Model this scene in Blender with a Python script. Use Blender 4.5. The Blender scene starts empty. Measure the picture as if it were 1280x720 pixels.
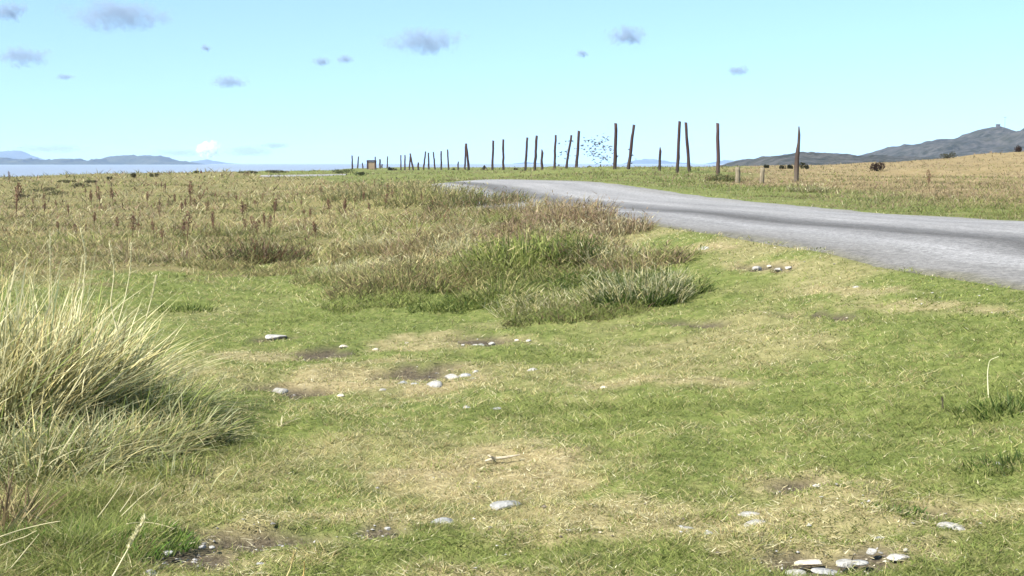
import bpy, bmesh, math, random
import numpy as np
from mathutils import Vector, Matrix

rng = np.random.default_rng(7)
random.seed(7)
S = bpy.context.scene
COL = S.collection
F, EYE, HOR = 1900.0, 1.6, 204.0          # focal length in photo pixels, eye height, horizon row
PITCH = math.atan((360 - HOR) / F)
CP, SP = math.cos(PITCH), math.sin(PITCH)

# ------------------------------------------------------------------ camera
cam_d = bpy.data.cameras.new('camera')
cam = bpy.data.objects.new('camera', cam_d)
COL.objects.link(cam)
cam_d.sensor_width = 36.0
cam_d.lens = 36.0 * F / 1280.0
cam_d.clip_start, cam_d.clip_end = 0.1, 60000
cam.location = (0, 0, EYE)
cam.rotation_euler = (math.pi / 2 - PITCH, 0, 0)
S.camera = cam


def ray(px, py):
    """unit-depth direction (Y = 1) seen at a photo pixel"""
    x, y = (px - 640.0) / F, (360.0 - py) / F
    d = (x, CP + y * SP, y * CP - SP)
    return x / d[1], d[2] / d[1]


def at_depth(px, py, Y):
    a, b = ray(px, py)
    return np.array((a * Y, Y, EYE + b * Y))


def proj(X, Y, Z):
    X, Y, Z = (np.asarray(v, float) for v in (X, Y, Z))
    dz = Z - EYE
    depth = np.maximum(Y * CP - dz * SP, 0.05)
    up = Y * SP + dz * CP
    return 640 + F * X / depth, 360 - F * up / depth


# ------------------------------------------------------------------ numpy noise
def _hash(ix, iy, seed):
    h = (ix.astype(np.int64) * 374761393 + iy.astype(np.int64) * 668265263 + seed * 974634)
    h = (h ^ (h >> 13)) * 1274126177
    h = h ^ (h >> 16)
    return (h & 0xFFFFFF).astype(np.float64) / 0xFFFFFF


def vnoise(x, y, seed=0):
    x0, y0 = np.floor(x), np.floor(y)
    fx, fy = x - x0, y - y0
    fx, fy = fx * fx * (3 - 2 * fx), fy * fy * (3 - 2 * fy)
    a, b = _hash(x0, y0, seed), _hash(x0 + 1, y0, seed)
    c, d = _hash(x0, y0 + 1, seed), _hash(x0 + 1, y0 + 1, seed)
    return (a * (1 - fx) + b * fx) * (1 - fy) + (c * (1 - fx) + d * fx) * fy


def fbm(x, y, scale, seed=0, octs=3):
    x, y = np.asarray(x, float) / scale, np.asarray(y, float) / scale
    s, amp, tot = 0, 1.0, 0
    for o in range(octs):
        s = s + amp * vnoise(x * 2 ** o + 17.3 * o, y * 2 ** o - 9.1 * o, seed + o)
        tot += amp
        amp *= .5
    return s / tot


def smooth(a, b, x):
    t = np.clip((x - a) / (b - a), 0, 1)
    return t * t * (3 - 2 * t)


# ------------------------------------------------------------------ terrain: a smooth surface through surveyed points
CTRL = []
def cz(px, py, z):
    a, b = ray(px, py)
    Y = (z - EYE) / b
    CTRL.append((a * Y, Y, z))
def cy(px, py, Y):
    CTRL.append(tuple(at_depth(px, py, Y)))
for px, py, z in [
    (-200, 720, 0), (200, 720, 0), (640, 720, .0), (1000, 720, .02), (1280, 720, .05), (1500, 720, .1),
    (-200, 560, 0), (200, 560, 0), (640, 560, .03), (960, 560, .1), (1280, 560, .2), (1500, 560, .3),
    (-200, 450, 0), (150, 450, 0), (400, 450, 0), (640, 450, .06), (960, 450, .24), (1280, 450, .4),
    (400, 390, .02), (640, 390, .12), (800, 370, .26), (960, 360, .36), (1120, 380, .46),
    (-150, 340, -.02), (0, 340, 0), (200, 340, 0), (400, 340, .03), (520, 340, .2), (650, 320, .36), (740, 300, .52),
    (0, 280, 0), (200, 280, 0), (400, 280, .1), (560, 270, .5), (640, 270, .6),
    (-150, 245, 0), (0, 245, 0), (200, 245, .05), (350, 245, .25), (450, 240, .55), (520, 240, .7)]:
    cz(px, py, z)
for px, py, Y in [
    (1280, 363, 12.0), (1192, 352, 13.0), (1027, 317, 15.9), (960, 303, 17.7), (880, 292, 19.7), (800, 280, 22.3), (740, 268, 25.2),
    (1280, 276, 25.1), (1100, 267, 28.6), (960, 253, 35.6), (880, 244, 40.5), (800, 233, 46.7), (740, 226.5, 55), (660, 224.5, 61), (600, 225, 63),
    (540, 229, 60), (420, 222, 94), (340, 222, 100),
    (0, 227, 138), (100, 227, 138), (200, 221, 135), (280, 216, 132), (340, 215, 130), (400, 214, 130),
    (660, 218, 80), (994, 231, 60), (897, 220, 70), (855, 213, 76), (824, 213, 80), (785, 212, 85), (768, 210, 86), (720, 213.5, 95),
    (693, 215, 99), (657, 216, 101), (629, 214, 118), (616, 214, 123), (583, 214, 134), (560, 213, 182), (536, 213, 205), (501, 212, 250), (440, 211.5, 285),
    (930, 214, 85), (950, 211.5, 110), (1050, 208, 115), (1100, 204, 116), (1200, 197, 116), (1280, 191, 116), (1400, 184, 116),
    (1280, 250, 38), (1280, 228, 60), (1280, 208, 90), (1100, 245, 42), (1100, 228, 62), (1100, 215, 90), (1450, 236, 60), (1000, 222, 80)]:
    cy(px, py, Y)
CTRL += [(-60, 170, -2.2), (-30, 175, -1.2), (-90, 200, -5), (-40, 240, -3), (30, 190, .6), (70, 170, 1.6), (110, 180, 2.0), (10, 250, .2),
         (60, 300, -2), (-40, 330, -1), (0, 360, -3), (-60, 420, -6), (60, 420, -6), (0, 480, -7), (200, 300, -3), (-200, 300, -9), (-120, 140, -2),
         (14, 6, .3), (-14, 6, .1), (28, 14, .8), (-26, 14, 0), (40, 30, .9), (-55, 40, 0), (80, 60, 1.6), (-85, 80, -.2)]
CTRL = np.array(CTRL)


def _warp(X, Y):
    Yc = np.maximum(Y, 1.5)
    return X / (Yc + 3.0) * 1.6, np.log(Yc + 3.0)


def _U(r2):
    return np.where(r2 > 0, .5 * r2 * np.log(r2 + 1e-12), 0)


cu, cv = _warp(CTRL[:, 0], CTRL[:, 1])
n = len(CTRL)
K = _U((cu[:, None] - cu[None]) ** 2 + (cv[:, None] - cv[None]) ** 2) + np.eye(n) * 1e-4
Pm = np.stack([np.ones(n), cu, cv], 1)
A = np.block([[K, Pm], [Pm.T, np.zeros((3, 3))]])
Wt = np.linalg.solve(A, np.concatenate([CTRL[:, 2], np.zeros(3)]))


def base_z(X, Y):
    X, Y = np.atleast_1d(np.asarray(X, float)), np.atleast_1d(np.asarray(Y, float))
    shp = X.shape
    u, v = _warp(X.ravel(), Y.ravel())
    out = np.empty(u.size)
    for s in range(0, u.size, 60000):
        a, b = u[s:s + 60000], v[s:s + 60000]
        out[s:s + 60000] = _U((a[:, None] - cu) ** 2 + (b[:, None] - cv) ** 2) @ Wt[:n] + Wt[n] + Wt[n + 1] * a + Wt[n + 2] * b
    return np.maximum(out, -9).reshape(shp)


# ------------------------------------------------------------------ the road's course (plan)
near = [(9.0, -14), (6.35, 0), (4.02, 12), (3.24, 15.9), (2.48, 19.7), (1.88, 22.3), (1.33, 25.2), (-.1, 32), (-1.6, 41), (-2.7, 49), (-3.3, 57)]
far_ = [(16.6, -14), (14, 0), (11.5, 12), (10.5, 16), (9.6, 20), (8.5, 25.1), (7.0, 29.5), (6.0, 35.6), (5.1, 40.5), (3.95, 46.7), (2.9, 55), (.9, 60.5), (-.9, 63.5)]


def resample(pts, m):
    p = np.array(pts, float)
    d = np.concatenate([[0], np.cumsum(np.hypot(*np.diff(p, axis=0).T))])
    t = np.linspace(0, d[-1], m)
    q = np.stack([np.interp(t, d, p[:, k]) for k in (0, 1)], 1)
    for _ in range(6):
        q[1:-1] = (q[:-2] + 2 * q[1:-1] + q[2:]) / 4
    return q


RN = 420
rn, rf = resample(near, RN), resample(far_, RN)
rc = (rn + rf) / 2


def road_dist(X, Y):
    """signed: >0 inside the road (metres from its edge)"""
    X, Y = np.asarray(X, float).ravel(), np.asarray(Y, float).ravel()
    out = np.full(X.size, -99.0)
    hw = np.hypot(*(rf - rn).T) / 2
    m = (Y > -20) & (Y < 125) & (X > -80) & (X < 22)
    idx = np.where(m)[0]
    for s in range(0, idx.size, 20000):
        i = idx[s:s + 20000]
        d2 = (X[i][:, None] - rc[:, 0]) ** 2 + (Y[i][:, None] - rc[:, 1]) ** 2
        k = d2.argmin(1)
        v = rf[k] - rn[k]
        v = v / np.maximum(np.hypot(v[:, 0], v[:, 1])[:, None], 1e-6)
        # perpendicular distance to the centre line
        kk = np.clip(k, 1, RN - 2)
        t = rc[kk + 1] - rc[kk - 1]
        t = t / np.hypot(t[:, 0], t[:, 1])[:, None]
        dist = np.abs((X[i] - rc[k, 0]) * t[:, 1] - (Y[i] - rc[k, 1]) * t[:, 0])
        wperp = np.abs((rf[k, 0] - rn[k, 0]) * t[:, 1] - (rf[k, 1] - rn[k, 1]) * t[:, 0]) / 2
        end = np.sqrt(d2[np.arange(len(i)), k]) - dist > 2.5
        out[i] = np.where(end, -9, wperp - dist)
    return out


def inpoly(px, py, poly):
    px, py = np.asarray(px), np.asarray(py)
    c = np.zeros(px.shape, bool)
    j = len(poly) - 1
    for i in range(len(poly)):
        (xi, yi), (xj, yj) = poly[i], poly[j]
        c ^= ((yi > py) != (yj > py)) & (px < (xj - xi) * (py - yi) / (yj - yi + 1e-9) + xi)
        j = i
    return c


FIELD = [(-900, 352), (60, 350), (200, 345), (330, 332), (400, 332), (440, 352), (520, 366), (600, 366), (680, 362), (735, 345), (770, 312), (800, 288), (800, 268), (700, 256),
         (640, 246), (590, 238), (545, 229), (560, 60), (-900, 60)]


def field_mask(X, Y, zb):
    px, py = proj(X, Y, zb)
    j = (fbm(X, Y, .9, 5) - .5)
    return inpoly(px + j * 110, py + j * 60 + (fbm(X, Y, .3, 6) - .5) * 18, FIELD)


# bare soil / dry worn patches, given where they lie: (pixel x, pixel y, half width px, half height px)
SOIL = [(520, 464, 56, 12), (402, 437, 34, 8), (610, 423, 54, 8), (350, 482, 66, 6), (335, 662, 80, 13), (470, 655, 46, 10), (1060, 698, 110, 22), (1010, 606, 50, 8), (230, 690, 60, 14), (400, 488, 40, 3),
        (965, 335, 40, 4), (1170, 640, 60, 8), (345, 420, 30, 3), (1250, 587, 22, 7), (1030, 395, 60, 4), (830, 405, 70, 3)]
WORN = [(270, 675, 150, 34), (620, 590, 160, 40), (760, 640, 240, 36), (930, 645, 130, 30), (1080, 690, 190, 34), (1180, 640, 120, 26), (480, 470, 150, 24), (560, 425, 120, 10),
        (960, 335, 60, 10), (880, 310, 40, 6), (800, 480, 130, 10), (1150, 385, 130, 12), (1000, 610, 160, 16), (500, 640, 90, 14), (330, 440, 90, 10), (600, 705, 170, 22), (1090, 366, 90, 6)]
LUSH = [(90, 660, 110, 55), (690, 440, 60, 10), (1200, 520, 110, 26), (1255, 500, 50, 26), (120, 600, 160, 30), (720, 510, 140, 24), (560, 360, 130, 16), (760, 385, 110, 12), (400, 395, 80, 12), (900, 640, 60, 10),
        (1130, 640, 40, 8), (430, 700, 120, 14), (300, 560, 90, 25), (860, 700, 100, 14), (1040, 505, 110, 16), (232, 382, 30, 9), (700, 336, 60, 16)]


def patch(X, Y, zb, lst, seed):
    px, py = proj(X, Y, zb)
    j = fbm(X, Y, .5, seed) - .5
    j2 = fbm(X, Y, .17, seed + 9) - .5
    w = np.zeros(px.shape)
    for cx, cyy, rx, ry in lst:
        d = np.sqrt(((px - cx) / rx) ** 2 + ((py - cyy) / ry) ** 2) + j * 1.3 + j2 * .9
        w = np.maximum(w, smooth(1.15, .55, d))
    return w


def bumps(X, Y, zb, rd=None):
    X, Y = np.asarray(X, float), np.asarray(Y, float)
    if rd is None:
        rd = road_dist(X, Y).reshape(X.shape)
    k = smooth(-.05, -.9, rd)
    far = smooth(25, 90, Y)
    b = (fbm(X, Y, .3, 31, 3) - .5) * .11 + (fbm(X, Y, 2.4, 35, 3) - .5) * .14 + (fbm(X, Y, 6, 39, 3) - .5) * .5 * far
    return b * k


def ground_z(X, Y):
    X, Y = np.atleast_1d(np.asarray(X, float)), np.atleast_1d(np.asarray(Y, float))
    zb = base_z(X, Y)
    return zb + bumps(X, Y, zb)


def gz(x, y):
    return float(ground_z([x], [y])[0])


YS = np.geomspace(3.2, 420, 1800)
def at(px, py):
    """the ground point seen at a photo pixel"""
    a, b = ray(px, py)
    z = base_z(a * YS, YS)
    r = EYE + b * YS
    hit = np.where(r <= z)[0]
    k = hit[0] if len(hit) else len(YS) - 1
    Y = YS[k]
    return np.array((a * Y, Y, gz(a * Y, Y)))


# ------------------------------------------------------------------ helpers: objects, materials, meshes
def props(o, label=None, cat=None, group=None, kind=None):
    if label: o['label'] = label
    if cat: o['category'] = cat
    if group: o['group'] = group
    if kind: o['kind'] = kind
    return o


def link(name, me, mat=None, parent=None, loc=None):
    o = bpy.data.objects.new(name, me)
    COL.objects.link(o)
    if mat is not None and len(me.materials) == 0:
        me.materials.append(mat)
    if parent is not None: o.parent = parent
    if loc is not None: o.location = loc
    return o


def empty(name, loc, rz=0):
    o = bpy.data.objects.new(name, None)
    COL.objects.link(o)
    o.location = loc
    o.rotation_euler.z = rz
    o.empty_display_size = .2
    return o


def raw_mesh(name, V, T, colors=None, smooth_shade=False, attrs=None, quads=False):
    k = 4 if quads else 3
    me = bpy.data.meshes.new(name)
    V = np.ascontiguousarray(V, np.float32)
    T = np.ascontiguousarray(T, np.int32)
    me.vertices.add(len(V))
    me.vertices.foreach_set('co', V.ravel())
    me.loops.add(T.size)
    me.loops.foreach_set('vertex_index', T.ravel())
    me.polygons.add(len(T))
    me.polygons.foreach_set('loop_start', np.arange(0, T.size, k, dtype=np.int32))
    me.polygons.foreach_set('use_smooth', np.full(len(T), smooth_shade))
    me.update(calc_edges=True)
    if colors is not None:
        a = me.color_attributes.new('Col', 'FLOAT_COLOR', 'POINT')
        c = np.ones((len(V), 4), np.float32)
        c[:, :3] = colors
        a.data.foreach_set('color', c.ravel())
    for nm, arr in (attrs or {}).items():
        a = me.attributes.new(nm, 'FLOAT', 'POINT')
        a.data.foreach_set('value', np.ascontiguousarray(arr, np.float32).ravel())
    return me


def blades(P, h, w, ang, lean, curl, c0, c1, face=None, segs=2):
    """grass blades as tapered ribbons. P roots (n,3); lean, curl: sideways reach per height; c0 root and c1 tip colour"""
    n = len(P)
    d = np.stack([np.cos(ang), np.sin(ang), np.zeros(n)], 1)
    fa = rng.uniform(0, np.pi, n) if face is None else face
    sd = np.stack([np.cos(fa), np.sin(fa), np.zeros(n)], 1)
    ts = np.linspace(0, 1, segs + 1)
    V = np.empty((n, 2 * segs + 1, 3))
    C = np.empty((n, 2 * segs + 1, 3))
    for i, t in enumerate(ts):
        up = h * (t - .5 * curl * t * t * .6)
        side = h * (lean * t + curl * .55 * t * t)
        c = P + d * side[:, None]
        c[:, 2] += up
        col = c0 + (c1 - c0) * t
        if i < segs:
            ww = (w * (1 - .75 * t ** 1.6) * .5)[:, None]
            V[:, 2 * i], V[:, 2 * i + 1] = c - sd * ww, c + sd * ww
            C[:, 2 * i] = C[:, 2 * i + 1] = col
        else:
            V[:, 2 * segs], C[:, 2 * segs] = c, col
    tri = []
    for i in range(segs - 1):
        a = 2 * i
        tri += [(a, a + 1, a + 3), (a, a + 3, a + 2)]
    a = 2 * (segs - 1)
    tri.append((a, a + 1, a + 2))
    tri = np.array(tri)
    T = (tri[None] + (np.arange(n) * (2 * segs + 1))[:, None, None]).reshape(-1, 3)
    return V.reshape(-1, 3), T, C.reshape(-1, 3)


def merge(parts):
    Vs, Ts, Cs, o = [], [], [], 0
    for V, T, C in parts:
        Vs.append(V); Ts.append(T + o); Cs.append(C); o += len(V)
    return np.concatenate(Vs), np.concatenate(Ts), np.concatenate(Cs)


class NT:
    def __init__(self, name):
        self.m = bpy.data.materials.new(name)
        self.m.use_nodes = True
        self.t = self.m.node_tree
        self.t.nodes.clear()
        self.out = self.n('ShaderNodeOutputMaterial')
    def n(self, typ, **kw):
        x = self.t.nodes.new(typ)
        for k, v in kw.items():
            if k.startswith('i_'):
                key = k[2:].replace('_', ' ')
                x.inputs[int(key) if key.isdigit() else key].default_value = v
            else:
                setattr(x, k, v)
        return x
    def l(self, a, b): self.t.links.new(a, b)
    def noise(self, vec, scale, detail=4, rough=.6):
        x = self.n('ShaderNodeTexNoise')
        x.inputs['Scale'].default_value, x.inputs['Detail'].default_value, x.inputs['Roughness'].default_value = scale, detail, rough
        if vec is not None: self.l(vec, x.inputs['Vector'])
        return x.outputs['Fac']
    def ramp(self, fac, stops):
        x = self.n('ShaderNodeValToRGB')
        e = x.color_ramp.elements
        while len(e) < len(stops): e.new(.5)
        for q, (p, c) in zip(e, stops):
            q.position = p
            q.color = (*c, 1) if not np.isscalar(c) else (c, c, c, 1)
        self.l(fac, x.inputs['Fac'])
        return x.outputs['Color']
    def mix(self, fac, a, b, mode='MIX'):
        x = self.n('ShaderNodeMix', data_type='RGBA', blend_type=mode)
        for v, k in ((fac, 0), (a, 6), (b, 7)):
            if isinstance(v, bpy.types.NodeSocket): self.l(v, x.inputs[k])
            elif k == 0: x.inputs[0].default_value = v
            else: x.inputs[k].default_value = (*v, 1)
        return x.outputs[2]
    def math(self, op, a, b=None):
        x = self.n('ShaderNodeMath', operation=op)
        for k, v in ((0, a), (1, b)):
            if v is None: continue
            if isinstance(v, bpy.types.NodeSocket): self.l(v, x.inputs[k])
            else: x.inputs[k].default_value = v
        return x.outputs[0]
    def attr(self, name): return self.n('ShaderNodeAttribute', attribute_name=name)
    def bsdf(self, color, rough=.85, spec=.25, height=None, dist=.02, strength=.6):
        b = self.n('ShaderNodeBsdfPrincipled')
        if isinstance(color, bpy.types.NodeSocket): self.l(color, b.inputs['Base Color'])
        else: b.inputs['Base Color'].default_value = (*color, 1)
        b.inputs['Roughness'].default_value = rough
        b.inputs['Specular IOR Level'].default_value = spec
        if height is not None:
            k = self.n('ShaderNodeBump')
            k.inputs['Distance'].default_value, k.inputs['Strength'].default_value = dist, strength
            self.l(height, k.inputs['Height'])
            self.l(k.outputs[0], b.inputs['Normal'])
        return b
    def done(self, sh):
        self.l(sh.outputs[0], self.out.inputs['Surface'])
        return self.m


def pos(t): return t.n('ShaderNodeNewGeometry').outputs['Position']
def objco(t): return t.n('ShaderNodeTexCoord').outputs['Object']


def mat_grass(name, trans=.48, rough=.6):
    t = NT(name)
    c = t.attr('Col').outputs['Color']
    b = t.bsdf(c, rough, .2)
    tr = t.n('ShaderNodeBsdfTranslucent')
    t.l(c, tr.inputs['Color'])
    m = t.n('ShaderNodeMixShader', i_0=trans)
    t.l(b.outputs[0], m.inputs[1]); t.l(tr.outputs[0], m.inputs[2])
    return t.done(m)


M_GRASS = mat_grass('grass_blades')
M_DRY = mat_grass('dry_stalks', .25, .7)


def mat_ground():
    t = NT('turf_and_soil')
    p = pos(t)
    n1, n2, n3 = t.noise(p, 9, 6, .65), t.noise(p, 1.3, 5, .6), t.noise(p, 45, 4, .7)
    g = t.ramp(n1, [(.25, (.055, .07, .018)), (.5, (.11, .135, .036)), (.75, (.20, .195, .075))])
    dry = t.ramp(n1, [(.25, (.15, .125, .06)), (.55, (.25, .21, .11)), (.8, (.33, .29, .17))])
    soil = t.ramp(n3, [(.3, (.028, .022, .014)), (.55, (.085, .07, .046)), (.8, (.22, .19, .135))])
    fld = t.ramp(n2, [(.25, (.085, .10, .034)), (.45, (.13, .12, .048)), (.6, (.17, .145, .065)), (.8, (.105, .095, .04))])
    hil = t.ramp(n2, [(.25, (.12, .10, .045)), (.5, (.195, .15, .075)), (.75, (.24, .19, .10))])
    ver = t.ramp(n2, [(.3, (.085, .105, .028)), (.7, (.15, .16, .055))])
    c = t.mix(t.attr('worn').outputs['Fac'], g, dry)
    c = t.mix(t.attr('field').outputs['Fac'], c, fld)
    c = t.mix(t.attr('verge').outputs['Fac'], c, ver)
    c = t.mix(t.attr('hillside').outputs['Fac'], c, hil)
    c = t.mix(t.attr('soil').outputs['Fac'], c, soil)
    h = t.math('ADD', n1, t.math('MULTIPLY', n3, .5))
    return t.done(t.bsdf(c, .95, .1, h, .04, .8))


# ------------------------------------------------------------------ ground sheet
NYv, NXv = 460, 420
yy = np.concatenate([np.linspace(-40, 3.5, 24)[:-1], np.geomspace(3.5, 470, NYv)])
ss = np.linspace(-1, 1, NXv)
ss = np.sign(ss) * (np.abs(ss) * .55 + np.abs(ss) ** 3 * .45)
halfw = np.maximum(np.abs(yy) * .62, 4) + 14
GX = ss[None] * halfw[:, None]
GY = np.repeat(yy[:, None], NXv, 1)
ZB = base_z(GX, GY)
RD = road_dist(GX, GY).reshape(GX.shape)
GSOIL = patch(GX, GY, ZB, SOIL, 51)
zn_, zf_ = base_z(rn[:, 0], rn[:, 1]), base_z(rf[:, 0], rf[:, 1])
for _ in range(12):
    zn_[1:-1] = (zn_[:-2] + 2 * zn_[1:-1] + zn_[2:]) / 4
    zf_[1:-1] = (zf_[:-2] + 2 * zf_[1:-1] + zf_[2:]) / 4


def road_plane(X, Y):
    """height of the even road bed between its two edges"""
    out = np.empty(X.size)
    x, y = X.ravel(), Y.ravel()
    w = rf - rn
    for q in range(0, x.size, 20000):
        a, b = x[q:q + 20000], y[q:q + 20000]
        k = ((a[:, None] - rc[:, 0]) ** 2 + (b[:, None] - rc[:, 1]) ** 2).argmin(1)
        v = ((a - rn[k, 0]) * w[k, 0] + (b - rn[k, 1]) * w[k, 1]) / (w[k] ** 2).sum(1)
        out[q:q + 20000] = zn_[k] + (zf_[k] - zn_[k]) * np.clip(v, 0, 1)
    return out.reshape(X.shape)


inr = smooth(.0, .5, RD)
mr = RD > 0
BED = ZB.copy()
BED[mr] = road_plane(GX[mr], GY[mr])
GZ = ZB + bumps(GX, GY, ZB, RD) - .045 * GSOIL
GZ = GZ * (1 - inr) + (BED - .14) * inr


def zones(X, Y, zb, rd):
    fld = field_mask(X, Y, zb).astype(float)
    px, py = proj(X, Y, zb)
    behind = ((px > 545) & (py < 300) & (rd < .05) & (Y > 22)).astype(float)
    # far side of the road: right of the centre line
    k = ((X[..., None] - rc[::6, 0]) ** 2 + (Y[..., None] - rc[::6, 1]) ** 2).argmin(-1) * 6
    kk = np.clip(k, 1, RN - 2)
    tv = rc[kk + 1] - rc[kk - 1]
    right = ((X - rc[kk, 0]) * tv[..., 1] - (Y - rc[kk, 1]) * tv[..., 0]) > 0
    right = right & (rd < 0)
    fld = np.where(right, 0, fld)
    j = fbm(X, Y, 4, 71) - .5
    dist = -rd
    hill = np.where(right, smooth(3.5, 8.5, dist + j * 7 + (px - 1000) * .005) * smooth(880, 960, px + j * 120), 0)
    verge = np.where(right, 1 - hill, 0)
    return fld, verge, hill


def zones_chunked(X, Y, zb, rd):
    shp = X.shape
    X, Y, zb, rd = X.ravel(), Y.ravel(), zb.ravel(), rd.ravel()
    o = [np.empty(X.size) for _ in range(3)]
    for s in range(0, X.size, 40000):
        r = zones(X[s:s + 40000], Y[s:s + 40000], zb[s:s + 40000], rd[s:s + 40000])
        for a, b in zip(o, r): a[s:s + 40000] = b
    return [a.reshape(shp) for a in o]


GF, GV, GH = zones_chunked(GX, GY, ZB, RD)
GW = np.clip(patch(GX, GY, ZB, WORN, 61) * .8 + smooth(.5, .75, fbm(GX, GY, 1.6, 63)) * .6, 0, 1)
ii = np.arange(GX.shape[0] - 1)[:, None] * NXv + np.arange(NXv - 1)[None]
quads = np.stack([ii, ii + 1, ii + NXv + 1, ii + NXv], -1).reshape(-1, 4)
me = raw_mesh('ground', np.stack([GX, GY, GZ], -1).reshape(-1, 3), quads, smooth_shade=True, quads=True,
              attrs=dict(soil=GSOIL, worn=GW, field=GF, verge=GV, hillside=GH))
props(link('ground', me, mat_ground()), 'grassy coastal ground rising gently to the road', kind='structure')

# ------------------------------------------------------------------ road
NC = 26
vs = np.linspace(0, 1, NC)
along = np.concatenate([[0], np.cumsum(np.hypot(*np.diff(rc, axis=0).T))])
ragn = (fbm(along, along * 0, .6, 81, 4) - .5) * .5
ragf = (fbm(along, along * 0 + 5, .6, 85, 4) - .5) * .6
RV = np.empty((RN, NC, 3))
for j, v in enumerate(vs):
    w = rf - rn
    wl = np.hypot(w[:, 0], w[:, 1])[:, None]
    q = rn + w * v + (w / wl) * (ragn * (1 - v) ** 6 - ragf * v ** 6)[:, None] * -1
    RV[:, j, :2] = q
zr = zn_[:, None] + (zf_ - zn_)[:, None] * vs[None]
edge = np.minimum(vs, 1 - vs) * 7
RV[..., 2] = zr + .012 + .05 * np.sin(np.pi * vs)[None] * .6 - .06 * np.exp(-edge * 9)[None] + (fbm(RV[..., 0], RV[..., 1], 1.8, 88) - .5) * .02
ii = np.arange(RN - 1)[:, None] * NC + np.arange(NC - 1)[None]
quads = np.stack([ii, ii + 1, ii + NC + 1, ii + NC], -1).reshape(-1, 4)
t = NT('worn_gravel_road')
p = pos(t)
al, ac = t.attr('along').outputs['Fac'], t.attr('across').outputs['Fac']
cmb = t.n('ShaderNodeCombineXYZ')
t.l(t.math('MULTIPLY', al, .12), cmb.inputs[0]); t.l(t.math('MULTIPLY', ac, 7.0), cmb.inputs[1])
st = t.noise(cmb.outputs[0], 1.5, 5, .6)
fine = t.noise(p, 60, 3, .75)
mid = t.noise(p, 5, 5, .65)
grit = t.noise(p, 17, 2, .8)
wob = t.math('ADD', ac, t.math('MULTIPLY', t.math('SUBTRACT', t.noise(cmb.outputs[0], .7, 2), .5), .22))
band = t.ramp(wob, [(0, (.10, .095, .06)), (.05, (.135, .13, .12)), (.2, (.212, .210, .206)), (.32, (.085, .082, .078)), (.39, (.108, .106, .103)), (.52, (.22, .217, .212)), (.68, (.187, .185, .181)), (.8, (.213, .211, .207)), (.95, (.17, .165, .15)), (1, (.15, .145, .12))])
c = t.mix(.85, band, t.ramp(st, [(.3, .78), (.5, 1.0), (.7, 1.15)]), 'MULTIPLY')
c = t.mix(.8, c, t.ramp(fine, [(.3, .5), (.5, 1.0), (.72, 1.5)]), 'MULTIPLY')
c = t.mix(.6, c, t.ramp(mid, [(.3, .75), (.6, 1.1)]), 'MULTIPLY')
c = t.mix(.9, c, t.ramp(grit, [(.3, .6), (.5, 1.02), (.7, 1.45)]), 'MULTIPLY')
M_ROAD = t.done(t.bsdf(c, .9, .2, t.math('ADD', fine, mid), .015, .6))
me = raw_mesh('road', RV.reshape(-1, 3), quads, smooth_shade=True, quads=True,
              attrs=dict(along=np.repeat(along[:, None], NC, 1), across=np.repeat(vs[None], RN, 0)))
props(link('road', me, M_ROAD), 'pale grey worn gravel road curving away over the rise', kind='structure')

# far pale strip where the track shows again beyond the rise
tp_ = resample([(-16.6, 101), (-14.0, 99.5), (-10.6, 97.5)], 30)
tv_ = np.stack([np.concatenate([tp_ + (0, -.7 * k)], 0) for k in (1, .5, 0, -.5, -1)], 1)
tz_ = base_z(tv_[..., 0], tv_[..., 1]) + .16 - .1 * np.abs(np.linspace(-1, 1, 5))[None]
ii = np.arange(29)[:, None] * 5 + np.arange(4)[None]
me = raw_mesh('track', np.concatenate([tv_, tz_[..., None]], -1).reshape(-1, 3), np.stack([ii, ii + 1, ii + 6, ii + 5], -1).reshape(-1, 4), smooth_shade=True, quads=True, attrs=dict(along=np.linspace(0, 8, 150), across=np.tile(np.linspace(.1, .3, 5), 30)))
props(link('track', me, M_ROAD), 'pale strip of track showing again far across the field', kind='structure')

# ------------------------------------------------------------------ sea
me = bpy.data.meshes.new('sea')
bm = bmesh.new()
ys = [-60] + list(np.geomspace(60, 9400, 30))
rows = [[bm.verts.new((x, y, -2.4)) for x in np.linspace(-4200, 4200, 24)] for y in ys]
for a, b in zip(rows[:-1], rows[1:]):
    for i in range(23): bm.faces.new((a[i], a[i + 1], b[i + 1], b[i]))
bm.to_mesh(me); bm.free()
t = NT('sea_water')
p = pos(t)
mp = t.n('ShaderNodeMapping'); mp.inputs['Scale'].default_value = (1, .45, 1)
t.l(p, mp.inputs['Vector'])
h = t.math('ADD', t.noise(mp.outputs[0], .25, 5, .6), t.math('MULTIPLY', t.noise(mp.outputs[0], .02, 4, .6), 2.0))
b = t.bsdf(t.ramp(t.noise(mp.outputs[0], .008, 4, .6), [(.3, (.17, .18, .20)), (.7, (.22, .23, .25))]), .28, .5, h, 1.2, .6)
props(link('sea', me, t.done(b)), 'calm blue sea beyond the field', kind='structure')


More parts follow.
